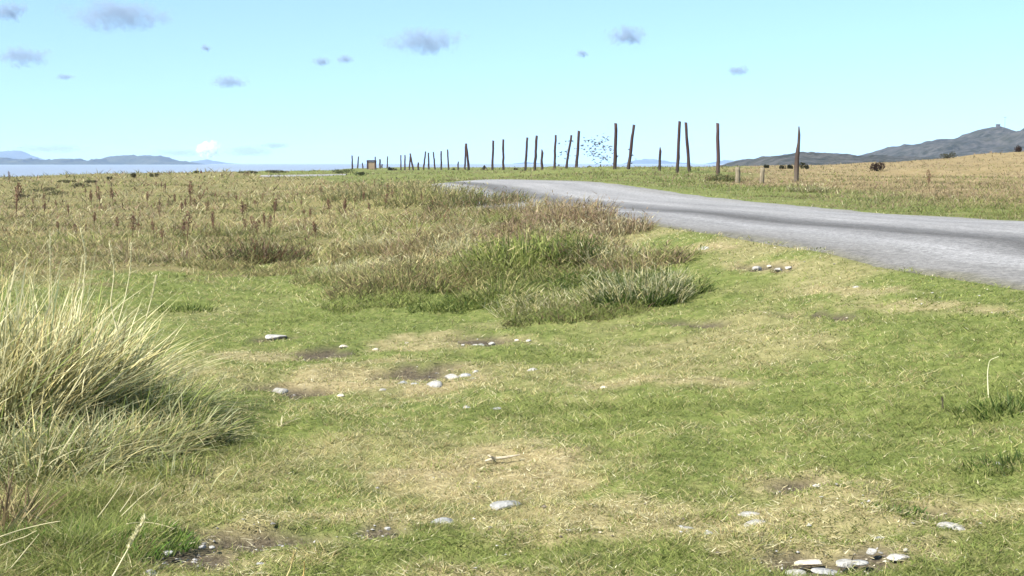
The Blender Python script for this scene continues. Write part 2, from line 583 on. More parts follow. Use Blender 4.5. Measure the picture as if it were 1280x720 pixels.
# ------------------------------------------------------------------ hills and islands (height profiles in plan, with depth)
def ridge(name, prof, D, front, back, mat, label, seed, rough=.12, base=-2.6, nx=420, nd=34):
    """prof: skyline (px, py) at distance D; the mass falls away front and back"""
    p = np.array(prof, float)
    pxs = np.linspace(p[0, 0], p[-1, 0], nx)
    pys = np.interp(pxs, p[:, 0], p[:, 1])
    s = np.linspace(-1, 1, nd)
    V = np.empty((nx, nd, 3))
    for j, sv in enumerate(s):
        d = D + (front * sv if sv < 0 else back * sv)
        prof_f = (1 - abs(sv) ** 1.35)
        for i in range(nx):
            a, bz = ray(pxs[i], pys[i])
            H = EYE + bz * D - base
            V[i, j] = (a * D * (1 + .0 * sv), d, base + H * prof_f)
    sc = (D / F) * 30
    nz = fbm(V[..., 0] + seed * 11, V[..., 1], sc, seed, 4) - .5
    Hh = (V[..., 2] - base)
    V[..., 2] += nz * Hh * rough * 6 * (1 - .75 * np.exp(-(s[None] * 6) ** 2))
    fine_ = fbm(V[..., 0] + seed * 7, V[..., 1], D / F * 7, seed + 3, 3) - .45
    V[..., 2] += fine_ * D / F * (4.2 if rough < .1 else 2.4) * np.clip(Hh / (D / F * 4), 0, 1)
    ii = np.arange(nx - 1)[:, None] * nd + np.arange(nd - 1)[None]
    q = np.stack([ii, ii + nd, ii + nd + 1, ii + 1], -1).reshape(-1, 4)
    me = raw_mesh(name, V.reshape(-1, 3), q, smooth_shade=True, quads=True)
    return props(link(name, me, mat), label, kind='structure')


t = NT('heath_and_rock')
p = pos(t)
n1, n2 = t.noise(p, .03, 8, .75), t.noise(p, .09, 6, .75)
c = t.mix(t.ramp(n2, [(.42, 0), (.6, 1)]), t.ramp(n1, [(.3, (.006, .008, .005)), (.5, (.022, .024, .012)), (.7, (.06, .056, .032))]), (.085, .08, .07))
M_HILL = t.done(t.bsdf(c, .95, .1, n2, 6, 1))
t = NT('island_land')
p = pos(t)
n1 = t.noise(p, .012, 6, .65)
M_ISLE = t.done(t.bsdf(t.ramp(n1, [(.35, (.02, .028, .016)), (.6, (.05, .055, .03)), (.75, (.10, .095, .06))]), .95, .1, n1, 10, .8))

ridge('hill', [(905, 212), (930, 207), (945, 201), (960, 196), (985, 194.5), (1000, 191), (1012, 190), (1030, 193.5), (1050, 192.5), (1068, 195), (1085, 196), (1100, 195.5), (1125, 196), (1160, 200), (1220, 212)],
      950, 220, 260, M_HILL, 'lower dark heath hill behind the tall splintered post', 3)
ridge('hill', [(1085, 210), (1100, 199), (1112, 194), (1126, 187), (1140, 182.5), (1155, 180.5), (1175, 174.5), (1200, 172.5), (1216, 172), (1230, 164), (1245, 158.5), (1255, 158), (1268, 163.5), (1285, 165), (1310, 155), (1350, 150), (1420, 168), (1500, 176), (1600, 214)],
      1500, 330, 380, M_HILL, 'high rocky heath hill carrying a lookout block and mast', 9)
ridge('island', [(118, 208), (126, 203), (134, 198), (140, 196.2), (150, 195.2), (166, 194.6), (171, 195.6), (178, 194.8), (198, 194.8), (206, 196.5), (214, 200), (220, 202.5), (228, 201.8), (240, 204), (250, 206), (256, 208)],
      4600, 260, 260, M_ISLE, 'long low flat-topped dark blue island', 13, .05)
ridge('island', [(-120, 205), (-60, 199), (-20, 200), (0, 198.4), (9, 197.6), (14, 200.5), (24, 202.5), (32, 199.6), (42, 198.8), (46, 202), (55, 202.3), (60, 199.6), (66, 202), (72, 200), (82, 199.4), (94, 198.6), (98, 202), (110, 203), (119, 199.6), (128, 198.6), (133, 202), (150, 207)],
      4400, 240, 240, M_ISLE, 'chain of low wooded islets joined to the flat-topped island', 17, .05)
ridge('island', [(-90, 206), (-40, 196), (-10, 192), (8, 189.2), (18, 188.6), (28, 189.6), (38, 194.5), (48, 199), (62, 204), (80, 208)],
      8600, 400, 300, M_ISLE, 'pale blue domed far hill behind the islets', 21, .04)
ridge('island', [(236, 208), (246, 201.5), (256, 200.2), (270, 202), (286, 204), (310, 206), (330, 208)],
      8600, 400, 300, M_ISLE, 'faint blue tapering far headland at the island end', 23, .04)
ridge('island', [(625, 208), (640, 204.6), (655, 203), (668, 203.5), (690, 206), (705, 208)],
      8900, 300, 200, M_ISLE, 'faint far blue hill low between the poles', 25, .04)
ridge('island', [(770, 208), (788, 201.5), (805, 199.6), (825, 200.4), (845, 203), (862, 204), (880, 208)],
      8900, 300, 200, M_ISLE, 'faint far blue hill beyond the twin leaning poles', 27, .04)
ridge('island', [(868, 208), (890, 203), (908, 200.4), (930, 201.5), (950, 203), (980, 207)],
      8900, 300, 200, M_ISLE, 'faint far blue rise against the dark heath hill', 29, .04)


def box(bm, x0, x1, y0, y1, z0, z1, bev=0):
    r = bmesh.ops.create_cube(bm, size=1)
    for v in r['verts']:
        v.co = ((x0 + x1) / 2 + v.co.x * (x1 - x0), (y0 + y1) / 2 + v.co.y * (y1 - y0), (z0 + z1) / 2 + v.co.z * (z1 - z0))
    if bev:
        es = list({e for v in r['verts'] for e in v.link_edges})
        bmesh.ops.bevel(bm, geom=es, offset=bev, segments=2, affect='EDGES')


def bm_obj(name, bm, mat, parent=None, loc=None, smooth_shade=False):
    me = bpy.data.meshes.new(name)
    if smooth_shade:
        for f in bm.faces: f.smooth = True
    bm.to_mesh(me); bm.free()
    return link(name, me, mat, parent, loc)


def tube(pts, rad, k=7, seed=0, jit=0.0):
    """verts, tris of a closed tube along pts with radius per point"""
    r_ = random.Random(seed)
    pts = [Vector(p) for p in pts]
    V, T = [], []
    for i, p in enumerate(pts):
        d = (pts[min(i + 1, len(pts) - 1)] - pts[max(i - 1, 0)]).normalized()
        a = d.cross(Vector((0, 1, 0.01))).normalized()
        b = d.cross(a).normalized()
        for q in range(k):
            th = 2 * math.pi * q / k
            rr = rad[i] * (1 + r_.uniform(-jit, jit))
            V.append(p + a * math.cos(th) * rr + b * math.sin(th) * rr)
    m = len(pts)
    for i in range(m - 1):
        for q in range(k):
            a, b, c, d = i * k + q, i * k + (q + 1) % k, (i + 1) * k + (q + 1) % k, (i + 1) * k + q
            T += [(a, b, c), (a, c, d)]
    for i, flip in ((0, 1), (m - 1, 0)):
        ce = len(V); V.append(pts[i])
        for q in range(k):
            a, b = i * k + q, i * k + (q + 1) % k
            T.append((b, a, ce) if flip else (a, b, ce))
    return np.array([tuple(v) for v in V]), np.array(T)


def simple_mat(name, stops, scale=6, rough=.85, dist=.01, stretch=None, spec=.25):
    t = NT(name)
    p = objco(t)
    if stretch:
        mp = t.n('ShaderNodeMapping'); mp.inputs['Scale'].default_value = stretch
        t.l(p, mp.inputs['Vector']); p = mp.outputs[0]
    n1 = t.noise(p, scale, 6, .65)
    return t.done(t.bsdf(t.ramp(n1, stops), rough, spec, n1, dist, .7))


M_CONC = simple_mat('weathered_concrete', [(.3, (.05, .048, .045)), (.7, (.11, .105, .10))], .8)
M_STEEL = simple_mat('galvanised_steel', [(.3, (.12, .12, .13)), (.7, (.2, .2, .21))], 2, .5)
M_DARKG = simple_mat('dark_opening', [(.3, (.012, .012, .013)), (.7, (.02, .02, .022))], 2)

# lookout block and mast on the high hill
c = at_depth(1247.5, 158.6, 1500)
root = props(empty('lookout_block', c), 'small square lookout block on the summit of the high hill', 'building')
bm = bmesh.new(); box(bm, -1.7, 1.7, -1.7, 1.7, -4, 2.3, .08); bm_obj('wall', bm, M_CONC, root)
bm = bmesh.new(); box(bm, -1.8, 1.8, -1.8, 1.8, 2.32, 2.7, .08); bm_obj('roof', bm, M_CONC, root)
bm = bmesh.new(); box(bm, -1.0, 1.0, -1.76, -1.72, 1.0, 1.7); bm_obj('window', bm, M_DARKG, root)
c = at_depth(1256, 158.5, 1500)
root = props(empty('radio_mast', c), 'thin radio mast with a crossbar top beside the lookout block', 'mast')
V, T = tube([(0, 0, -4), (0, 0, 4), (0, 0, 9.7)], [.3, .24, .18], 8); link('pole', raw_mesh('pole', V, T), M_STEEL, root)
V, T = tube([(-1.7, 0, 9.2), (0, 0, 9.3), (1.7, 0, 9.2)], [.16, .2, .16], 6); link('crossbar', raw_mesh('crossbar', V, T), M_STEEL, root)

# ------------------------------------------------------------------ poles
def mat_post(name, dark, lite, foot):
    t = NT(name)
    p = objco(t)
    mp = t.n('ShaderNodeMapping'); mp.inputs['Scale'].default_value = (9, 9, .8)
    t.l(p, mp.inputs['Vector'])
    n1, n2 = t.noise(mp.outputs[0], 2.5, 6, .7), t.noise(p, 1.7, 4, .6)
    sp = t.n('ShaderNodeSeparateXYZ'); t.l(p, sp.inputs[0])
    low = t.math('SUBTRACT', 1.0, t.math('MULTIPLY', t.math('ADD', sp.outputs[2], t.math('MULTIPLY', n2, .6)), .9))
    k = t.n('ShaderNodeClamp'); t.l(low, k.inputs[0])
    c = t.ramp(n1, [(.3, dark), (.62, lite), (.85, tuple(v * 1.5 for v in lite))])
    c = t.mix(k.outputs[0], c, t.ramp(n1, [(.3, tuple(v * .5 for v in foot)), (.7, foot)]))
    return t.done(t.bsdf(c, .85, .25, n1, .02, .8))


M_POST = mat_post('tarred_wood', (.014, .007, .006), (.046, .024, .020), (.045, .04, .026))
M_POSTW = mat_post('weathered_wood', (.022, .015, .013), (.06, .042, .032), (.14, .12, .085))
M_STUB = simple_mat('grey_old_wood', [(.3, (.09, .075, .05)), (.7, (.21, .18, .12))], 3, stretch=(6, 6, .7))

def post(bx, by, tx, ty, wpx, H, label, mat=None, kind='tall', group='old timber poles standing along the rise', name='wooden_pole'):
    D = F * H / max(by - ty, 1)
    b, tp = at_depth(bx, by, D), at_depth(tx, ty, D)
    g = gz(b[0], b[1])
    r = wpx * D / F / 2
    seed = int(bx * 10)
    R = random.Random(seed)
    base = Vector((b[0], b[1], g))
    top = Vector((tp[0], tp[1] + R.uniform(-.05, .05) * H, tp[2])) - base
    foot = Vector((-top.x * .12, -top.y * .12, -.35))
    m = 9
    pts, rad = [], []
    for i in range(m):
        s = i / (m - 1)
        q = foot.lerp(top, s)
        q += Vector((R.uniform(-1, 1), R.uniform(-1, 1), 0)) * r * (.18 if 0 < i < m - 1 else 0)
        pts.append(q); rad.append(r * (1.12 - .24 * s) * R.uniform(.94, 1.06))
    if kind == 'split':
        # lower half thick and grey, upper half a long splinter
        rad = [r * v for v in (1.3, 1.3, 1.25, 1.2, 1.12, 1.02, .72, .68, .3)]
        pts[6] += Vector((r * .3, 0, 0)); pts[7] += Vector((r * .45, 0, 0))
    elif kind == 'broken':
        rad[-1] *= .35
        pts[-2] += Vector((r * .3, 0, 0))
    V, T = tube(pts, rad, 9, seed, .07)
    if kind == 'tall':
        k = 9; ring = V[(m - 1) * k: m * k]
        ring[:, 2] += np.linspace(-1, 1, k) * r * R.choice((-.5, .4, .25))
    me = raw_mesh(name, V, T, smooth_shade=True)
    o = link(name, me, mat or M_POST, None, base)
    return props(o, label, 'pole' if name == 'wooden_pole' else 'fence post', group)


H = 2.4
POSTS = [
 # base x,y  top x,y  width  height label
 (440.5, 211.5, 440.2, 194.5, 1.9, H, 'grey far pole, endmost of the row on the seaward side', None, 'tall'),
 (447, 211.5, 448.2, 195.5, 1.7, H, 'pale far pole between the endmost pole and a short stump', None, 'tall'),
 (453.8, 212.5, 452.8, 203, 1.7, 1.4, 'short dark stump just seaward of the timber-framed block', None, 'broken'),
 (469.5, 212, 469, 195.8, 1.6, H, 'thin pole rising behind the inland corner of the timber-framed block', None, 'tall'),
 (475, 212, 474.8, 199, 2.4, 1.9, 'pale grey broad post standing clear of the timber-framed block', 'w', 'tall'),
 (477.8, 212, 477.2, 204.5, 1.9, 1.2, 'short dark post touching the pale grey broad post', None, 'broken'),
 (484, 212, 484.4, 195.5, 1.6, H, 'thin grey pole next to two low dark bushes', None, 'tall'),
 (501, 212.5, 501, 194, 1.8, H, 'straight far pole, seaward one of an upright pair', None, 'tall'),
 (506, 212.5, 506.2, 193.8, 1.9, H, 'straight far pole, inland one of an upright pair', None, 'tall'),
 (511.2, 214.5, 513, 193, 1.8, H, 'thin leaning pole forming the pale leg of a small inverted V', None, 'tall'),
 (517, 215.5, 512.8, 192, 2.2, 2.5, 'black leaning pole forming the thick leg of a small inverted V', None, 'tall'),
 (523, 217, 522.6, 202.5, 2.4, 1.5, 'stubby black post beside the small inverted V', None, 'broken'),
 (529, 214, 532, 189.5, 2.0, H, 'slim pole leaning inland next to the stubby black post', None, 'tall'),
 (536, 213.5, 535.6, 191, 2.1, H, 'upright grey pole between two slightly leaning slim poles', None, 'tall'),
 (544, 213.5, 541.8, 190, 1.9, H, 'slim pale pole leaning seaward', None, 'tall'),
 (551.6, 213, 551.6, 189, 2.1, H, 'vertical slim pole, first of two well spaced slim poles', None, 'tall'),
 (561, 213, 559.4, 187, 2.1, H, 'slim dark pole leaning slightly seaward by a short stump', None, 'tall'),
 (572.6, 213.5, 572.6, 201.5, 2.0, 1.2, 'short dark stump on its own before the big inverted V', None, 'broken'),
 (581, 214, 582.2, 180, 2.2, H, 'thinner leg of the tall narrow inverted V pair', None, 'tall'),
 (586.2, 214.5, 582.6, 179.6, 3.0, H, 'thick black leg of the tall narrow inverted V pair', None, 'tall'),
 (615.4, 213.5, 616.6, 176, 2.9, H, 'upright dark pole just inland of the little dark gable', None, 'tall'),
 (629, 213.5, 629.2, 174.5, 2.9, H, 'upright dark pole standing alone above a faint blue hill', None, 'tall'),
 (656.6, 217.2, 659.2, 172, 3.0, H, 'dark pole leaning slightly inland, followed closely by a thicker leaning one', None, 'tall'),
 (668.2, 217, 671, 169.6, 3.4, H, 'leaning dark pole with a short post at its foot', None, 'tall'),
 (677.6, 217.5, 677.2, 186.5, 3.2, 1.55, 'short blackened post at the foot of a leaning dark pole', None, 'broken'),
 (692.8, 215.5, 694.6, 169, 3.0, H, 'upright dark pole between the short blackened post and a tilted pole', None, 'tall'),
 (706.8, 214.5, 714.2, 169, 3.0, H, 'strongly tilted dark pole seaward of the bird flock', None, 'tall'),
 (720.4, 213, 723.8, 164, 3.6, H, 'thick dark pole at the seaward edge of the bird flock', None, 'tall'),
 (750.4, 212.5, 750.6, 205, 2.0, .4, 'tiny grey stump under the bird flock', None, 'broken'),
 (768.6, 210, 769.6, 154.5, 4.2, H, 'tall upright dark pole at the inland edge of the bird flock', None, 'tall'),
 (785.4, 212, 792.6, 156, 3.9, H, 'tall dark pole tilted inland beside the bird flock', None, 'tall'),
 (824.2, 215, 825.2, 184, 3.4, 1.25, 'short notched dark post standing alone before the twin leaning poles', None, 'broken'),
 (846.6, 214, 850, 152, 3.9, H, 'tall dark pole tilted inland, seaward one of the twin leaning poles', None, 'tall'),
 (862, 214, 857.4, 153.5, 3.9, H, 'tall dark pole tilted seaward, inland one of the twin leaning poles', None, 'tall'),
 (897.4, 222, 897.6, 154.5, 4.6, 2.6, 'tall brown upright pole beside the twin leaning poles', 'b', 'tall'),
 (994.6, 231.5, 998.6, 158, 5.0, 2.55, 'tall weathered pole with a dark splintered top against the heath hill', 'w', 'split'),
]
M_BROWN = mat_post('brown_wood', (.020, .011, .010), (.065, .036, .032), (.08, .065, .04))
for bx, by, tx, ty, w, h_, lab, mk, kd in POSTS:
    post(bx, by, tx, ty, w, h_, lab, {None: M_POST, 'w': M_POSTW, 'b': M_BROWN}[mk], kd)
post(922, 229, 922, 209, 6.4, .62, 'short square grey stub with a flat top nearer the brown pole', M_STUB, 'tall', 'weathered stub posts on the verge', 'fence_post')
post(952.4, 229, 952.8, 210, 6.0, .6, 'short grey stub tilted a little, nearer the splintered pole', M_STUB, 'tall', 'weathered stub posts on the verge', 'fence_post')

# timber-framed block and little dark gable on the skyline
D = 235.0
c = at_depth(464.5, 212.5, D); g = gz(c[0], c[1])
root = props(empty('timber_framed_block', (c[0], c[1], g)), 'squat tan block framed in dark timber among the far poles', 'shelter')
u = D / F
top = at_depth(464.5, 200.8, D)[2] - g
M_TAN = simple_mat('tan_boards', [(.3, (.14, .10, .06)), (.7, (.22, .17, .11))], 2, stretch=(1, 1, 5))
bm = bmesh.new(); box(bm, -4.4 * u, 4.4 * u, -.35, .35, -.2, top - .18); bm_obj('panel', bm, M_TAN, root)
for sx in (-1, 1):
    bm = bmesh.new(); box(bm, sx * 4.9 * u - .1, sx * 4.9 * u + .1, -.42, .42, -.3, top - .02, .02); bm_obj('upright', bm, M_POST, root)
bm = bmesh.new(); box(bm, -5.8 * u, 5.8 * u, -.48, .48, top - .16, top + .08, .03); bm_obj('lintel', bm, M_POST, root)

D = 128.0
c = at_depth(605.5, 213.5, D); g = gz(c[0], c[1]) - .05
top = at_depth(605.5, 206, D)[2] - g
root = props(empty('turf_gable', (c[0], c[1], g)), 'little dark triangular gable low on the crest', 'shed')
u = D / F
bm = bmesh.new()
for sgn in (-1, 1):
    a = [bm.verts.new((x, y, z)) for (x, z) in ((sgn * 6 * u, -.1), (0, top), (0, top - .07), (sgn * 5.4 * u, -.1)) for y in (-.45, .45)]
    for q in ((0, 1, 3, 2), (4, 5, 7, 6), (0, 2, 4, 6), (1, 3, 5, 7), (0, 1, 7, 6)): bm.faces.new([a[k] for k in q])
bmesh.ops.recalc_face_normals(bm, faces=bm.faces)
bm_obj('roof', bm, M_POST, root)
bm = bmesh.new()
f_ = [bm.verts.new((x, y, z)) for y in (-.34, .34) for (x, z) in ((-5 * u, -.15), (5 * u, -.15), (0, top - .08))]
bm.faces.new(f_[:3]); bm.faces.new(f_[5:2:-1])
for i in range(3): bm.faces.new((f_[i], f_[(i + 1) % 3], f_[3 + (i + 1) % 3], f_[3 + i]))
bmesh.ops.recalc_face_normals(bm, faces=bm.faces)
bm_obj('wall', bm, M_STUB, root)

# ------------------------------------------------------------------ grass: the uncountable cover
def pal(cols, wts, nn):
    c = np.array(cols)
    k = rng.choice(len(c), nn, p=np.array(wts) / np.sum(wts))
    return c[k] * rng.uniform(.8, 1.2, (nn, 1))


def scatter(nn, y0, y1, spread=.46, power=1.0):
    u = rng.uniform(0, 1, nn) ** power
    Y = 1 / (1 / y0 + (1 / y1 - 1 / y0) * u)
    X = rng.uniform(-1, 1, nn) * (spread * Y + .6)
    return X, Y


GREEN, LGREEN, OLIVE = (.115, .150, .034), (.215, .24, .072), (.17, .168, .066)
STRAW, PALE, TAN = (.38, .33, .155), (.50, .46, .28), (.25, .19, .095)
BROWN, RUST, PINK = (.13, .088, .052), (.13, .062, .04), (.29, .21, .14)
GREY, DGREEN = (.22, .26, .17), (.045, .08, .015)

# 1. short turf
X, Y = scatter(720000, 4.3, 64, .52)
zb = base_z(X, Y); rd = road_dist(X, Y)
fl, ve, hi = zones_chunked(X, Y, zb, rd)
edge_j = (fbm(X, Y, .5, 91) - .5) * .5
pxk, pyk = proj(X, Y, zb)
inm = (pxk > 425) & (pyk > 250) & (pxk < 870) & (ve + hi < .5)
keep = ((fl < .5) | inm) & (ve + hi < .5) & (rd < .10 + edge_j * .9)
so = patch(X, Y, zb, SOIL, 51)
keep &= rng.uniform(0, 1, len(X)) > so * 1.5
X, Y, zb, rd, so = X[keep], Y[keep], zb[keep], rd[keep], so[keep]
Z = zb + bumps(X, Y, zb, rd) - .045 * so
wo, lu = patch(X, Y, zb, WORN, 61), patch(X, Y, zb, LUSH, 67)
wo = wo * smooth(.32, .62, fbm(X, Y, .16, 65, 3) * .6 + fbm(X, Y, .45, 66, 2) * .4)
n1, n2, n3 = fbm(X, Y, 1.5, 63), fbm(X, Y, .35, 101), fbm(X, Y, 4, 103)
dry = np.clip(.32 + .12 * smooth(540, 640, proj(X, Y, zb)[1]) + wo * .38 + .22 * smooth(400, 350, proj(X, Y, zb)[1]) * smooth(520, 420, proj(X, Y, zb)[0]) + (n1 - .5) * 1.5 + (n2 - .5) * 1.1 + (n3 - .5) * .8 - lu * .55, .03, .95)
nn = len(X)
isdry = rng.uniform(0, 1, nn) < dry
cg, cd = pal([GREEN, LGREEN, OLIVE], [.4, .42, .18], nn), pal([STRAW, PALE, TAN, OLIVE], [.42, .2, .16, .22], nn)
cc = np.where(isdry[:, None], cd, cg)
# individual lawns of clover / coarser green
cc = cc * (.80 + .72 * fbm(X, Y, .14, 107, 3))[:, None]
hh = (.016 + .026 * rng.uniform(0, 1, nn) ** 2) * (1 - .35 * wo) * (1 + .8 * lu * rng.uniform(.2, 1, nn)) * (.4 + 1.3 * fbm(X, Y, .2, 109))
near_l = smooth(260, 90, proj(X, Y, zb)[0]) * smooth(560, 620, proj(X, Y, zb)[1])
pxk, pyk = proj(X, Y, zb)
hh *= 1 + 1.2 * near_l
feather = smooth(410, 345, pyk) * smooth(520, 420, pxk) * (Y > 13)
hh *= 1 + 1.6 * feather * fbm(X, Y, .4, 153)
hh *= 1 + 1.3 * (inm[keep] & (fl[keep] > .5)) * fbm(X, Y, .5, 155)
hh *= (1 + smooth(12, 40, Y) * .8)
ww = np.maximum(.0036, .66 * Y / 1520) * rng.uniform(.7, 1.3, nn)
broad = rng.uniform(0, 1, nn) < (.05 + .16 * smooth(.5, .7, fbm(X, Y, .6, 131)))
hh, ww = np.where(broad & ~isdry, hh * .7, hh), np.where(broad & ~isdry, ww * 2.6, ww)
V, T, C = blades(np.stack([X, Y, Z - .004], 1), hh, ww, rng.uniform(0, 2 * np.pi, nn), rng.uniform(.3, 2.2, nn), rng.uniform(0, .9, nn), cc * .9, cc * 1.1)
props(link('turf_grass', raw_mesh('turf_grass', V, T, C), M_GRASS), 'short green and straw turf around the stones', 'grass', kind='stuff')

# 1b. flattened dead straw lying on the worn turf
X, Y = scatter(170000, 4.3, 40, .52)
zb = base_z(X, Y); rd = road_dist(X, Y)
fl, ve, hi = zones_chunked(X, Y, zb, rd)
wo = patch(X, Y, zb, WORN, 61); so = patch(X, Y, zb, SOIL, 51)
k = (fl < .5) & (ve + hi < .5) & (rd < 0) & (rng.uniform(0, 1, len(X)) < (.14 + .6 * wo) * smooth(.36, .6, fbm(X, Y, .13, 141, 3)) * (1 - .8 * so))
X, Y, zb, rd = X[k], Y[k], zb[k], rd[k]
nn = len(X)
cc = pal([(.46, .40, .22), (.56, .52, .34), TAN, (.36, .33, .16)], [.4, .25, .15, .2], nn) * rng.uniform(.7, 1.25, (nn, 1))
V, T, C = blades(np.stack([X, Y, zb + bumps(X, Y, zb, rd) + rng.uniform(.004, .016, nn)], 1), np.full(nn, .008), np.maximum(.004, .72 * Y / 1520) * rng.uniform(.7, 1.4, nn), rng.uniform(0, 6.28, nn), rng.uniform(2, 9, nn), rng.uniform(0, .5, nn), cc, cc * 1.1)
props(link('dead_straw', raw_mesh('dead_straw', V, T, C), M_DRY), 'bleached dead straw lying flat on the worn turf', 'grass', kind='stuff')

# 2. rough field grass
X, Y = scatter(300000, 13, 270, .46, .9)
zb = base_z(X, Y); rd = road_dist(X, Y)
fl, ve, hi = zones_chunked(X, Y, zb, rd)
pxk, pyk = proj(X, Y, zb)
inm = (pxk > 425) & (pyk > 250) & (pxk < 870)
keep = (fl > .5) & (rd < -.1) & (zb > -2) & (~inm | (fbm(X, Y, .8, 151, 3) > .47))
X, Y, zb, rd = X[keep], Y[keep], zb[keep], rd[keep]
Z = zb + bumps(X, Y, zb, rd)
px, py = proj(X, Y, zb)
nn = len(X)
n1, n2, n3 = fbm(X, Y, 3.5, 111), fbm(X, Y, .9, 113), fbm(X, Y, 12, 115)
mound = smooth(380, 520, px) * smooth(260, 285, py)
olive = np.clip(.44 + (n1 - .5) * 1.8 + (n3 - .5) * 1.4 + smooth(60, 120, Y) * .2 - smooth(400, 520, px) * .15, .05, .95)
soft = smooth(280, 340, py) * smooth(500, 400, px)
brown = np.clip((n2 - .53) * 2.0 + smooth(.5, .7, n3) * .25 + .05, 0, .6) * (1 - .85 * soft)
olive = np.clip(olive + .40 * soft, 0, .93)
r = rng.uniform(0, 1, nn)
cg, cs, cb = pal([OLIVE, (.115, .13, .04), LGREEN], [.5, .3, .2], nn), pal([STRAW, PALE, TAN, PINK], [.42, .2, .24, .14], nn), pal([BROWN, RUST, PINK, TAN], [.35, .2, .25, .2], nn)
cc = np.where((r < olive)[:, None], cg, cs)
cc = np.where((rng.uniform(0, 1, nn) < brown)[:, None], cb, cc)
n4 = fbm(X, Y, .5, 117, 3)
hh = (.06 + .20 * rng.uniform(0, 1, nn) ** 2) * (.25 + 1.5 * smooth(.25, .8, .5 * n2 + .5 * n4)) * (1 + .6 * smooth(40, 120, Y))
cc = cc * (.48 + 1.1 * fbm(X, Y, .6, 119, 3))[:, None] * (.55 + .8 * fbm(X, Y, 3.0, 118, 3))[:, None]
edge_low = smooth(350, 315, py)
hh *= .45 + .55 * edge_low + mound * .15
ww = np.maximum(.006, .8 * Y / 1520) * rng.uniform(.6, 1.5, nn)
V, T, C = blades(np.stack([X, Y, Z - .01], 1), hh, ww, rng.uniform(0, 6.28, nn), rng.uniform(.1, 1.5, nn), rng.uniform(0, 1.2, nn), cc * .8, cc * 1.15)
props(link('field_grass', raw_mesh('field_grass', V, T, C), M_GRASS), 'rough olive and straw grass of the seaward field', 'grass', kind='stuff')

# 3. verge and hillside across the road
X, Y = scatter(230000, 20, 300, .46, .9)
zb = base_z(X, Y); rd = road_dist(X, Y)
fl, ve, hi = zones_chunked(X, Y, zb, rd)
keep = (ve + hi > .5) & (rd < .1 + (fbm(X, Y, .8, 120) - .5) * .9) & (zb > -2)
X, Y, zb, rd, hi = X[keep], Y[keep], zb[keep], rd[keep], hi[keep]
Z = zb + bumps(X, Y, zb, rd)
nn = len(X)
n1, n2 = fbm(X, Y, 2.2, 121), fbm(X, Y, 9, 123)
px, py = proj(X, Y, zb)
cg, cs = pal([(.10, .135, .026), LGREEN, OLIVE], [.4, .25, .35], nn), pal([(.27, .23, .12), (.25, .185, .105), (.19, .145, .08), PALE, (.22, .155, .11)], [.2, .3, .26, .04, .2], nn)
pg = np.clip((1 - hi) * (.62 + (n1 - .5) * 1.6) + hi * (.26 + (n2 - .5) * 1.7 + (n1 - .5) * .4), .02, .97)
isg = rng.uniform(0, 1, nn) < pg
cc = np.where(isg[:, None], cg, cs)
brown = (rng.uniform(0, 1, nn) < np.clip((n1 - .6) * 1.2 + .03, 0, .3))
cc = np.where(brown[:, None], pal([BROWN, TAN], [.5, .5], nn), cc)
hh = (.045 + .15 * rng.uniform(0, 1, nn) ** 1.8) * (.35 + 1.3 * fbm(X, Y, .8, 125)) * (.4 + .6 * smooth(-.2, -3, rd))
cc = cc * (.5 + 1.0 * fbm(X, Y, .9, 127, 3))[:, None]
ww = np.maximum(.005, .62 * Y / 1520) * rng.uniform(.7, 1.3, nn)
V, T, C = blades(np.stack([X, Y, Z - .01], 1), hh, ww, rng.uniform(0, 6.28, nn), rng.uniform(.1, 1.4, nn), rng.uniform(0, 1, nn), cc * .85, cc * 1.12)
ishill = hi > .5
def sub(sel):
    k = np.repeat(sel, 5)
    remap = np.cumsum(k) - 1
    Tm = T[np.repeat(sel, 3)]
    return V[k], remap[Tm], C[k]
props(link('verge_grass', raw_mesh('verge_grass', *sub(~ishill)), M_GRASS), 'green verge grass along the far side of the road', 'grass', kind='stuff')
props(link('hillside_grass', raw_mesh('hillside_grass', *sub(ishill)), M_GRASS), 'blond dry grass on the rising field across the road', 'grass', kind='stuff')


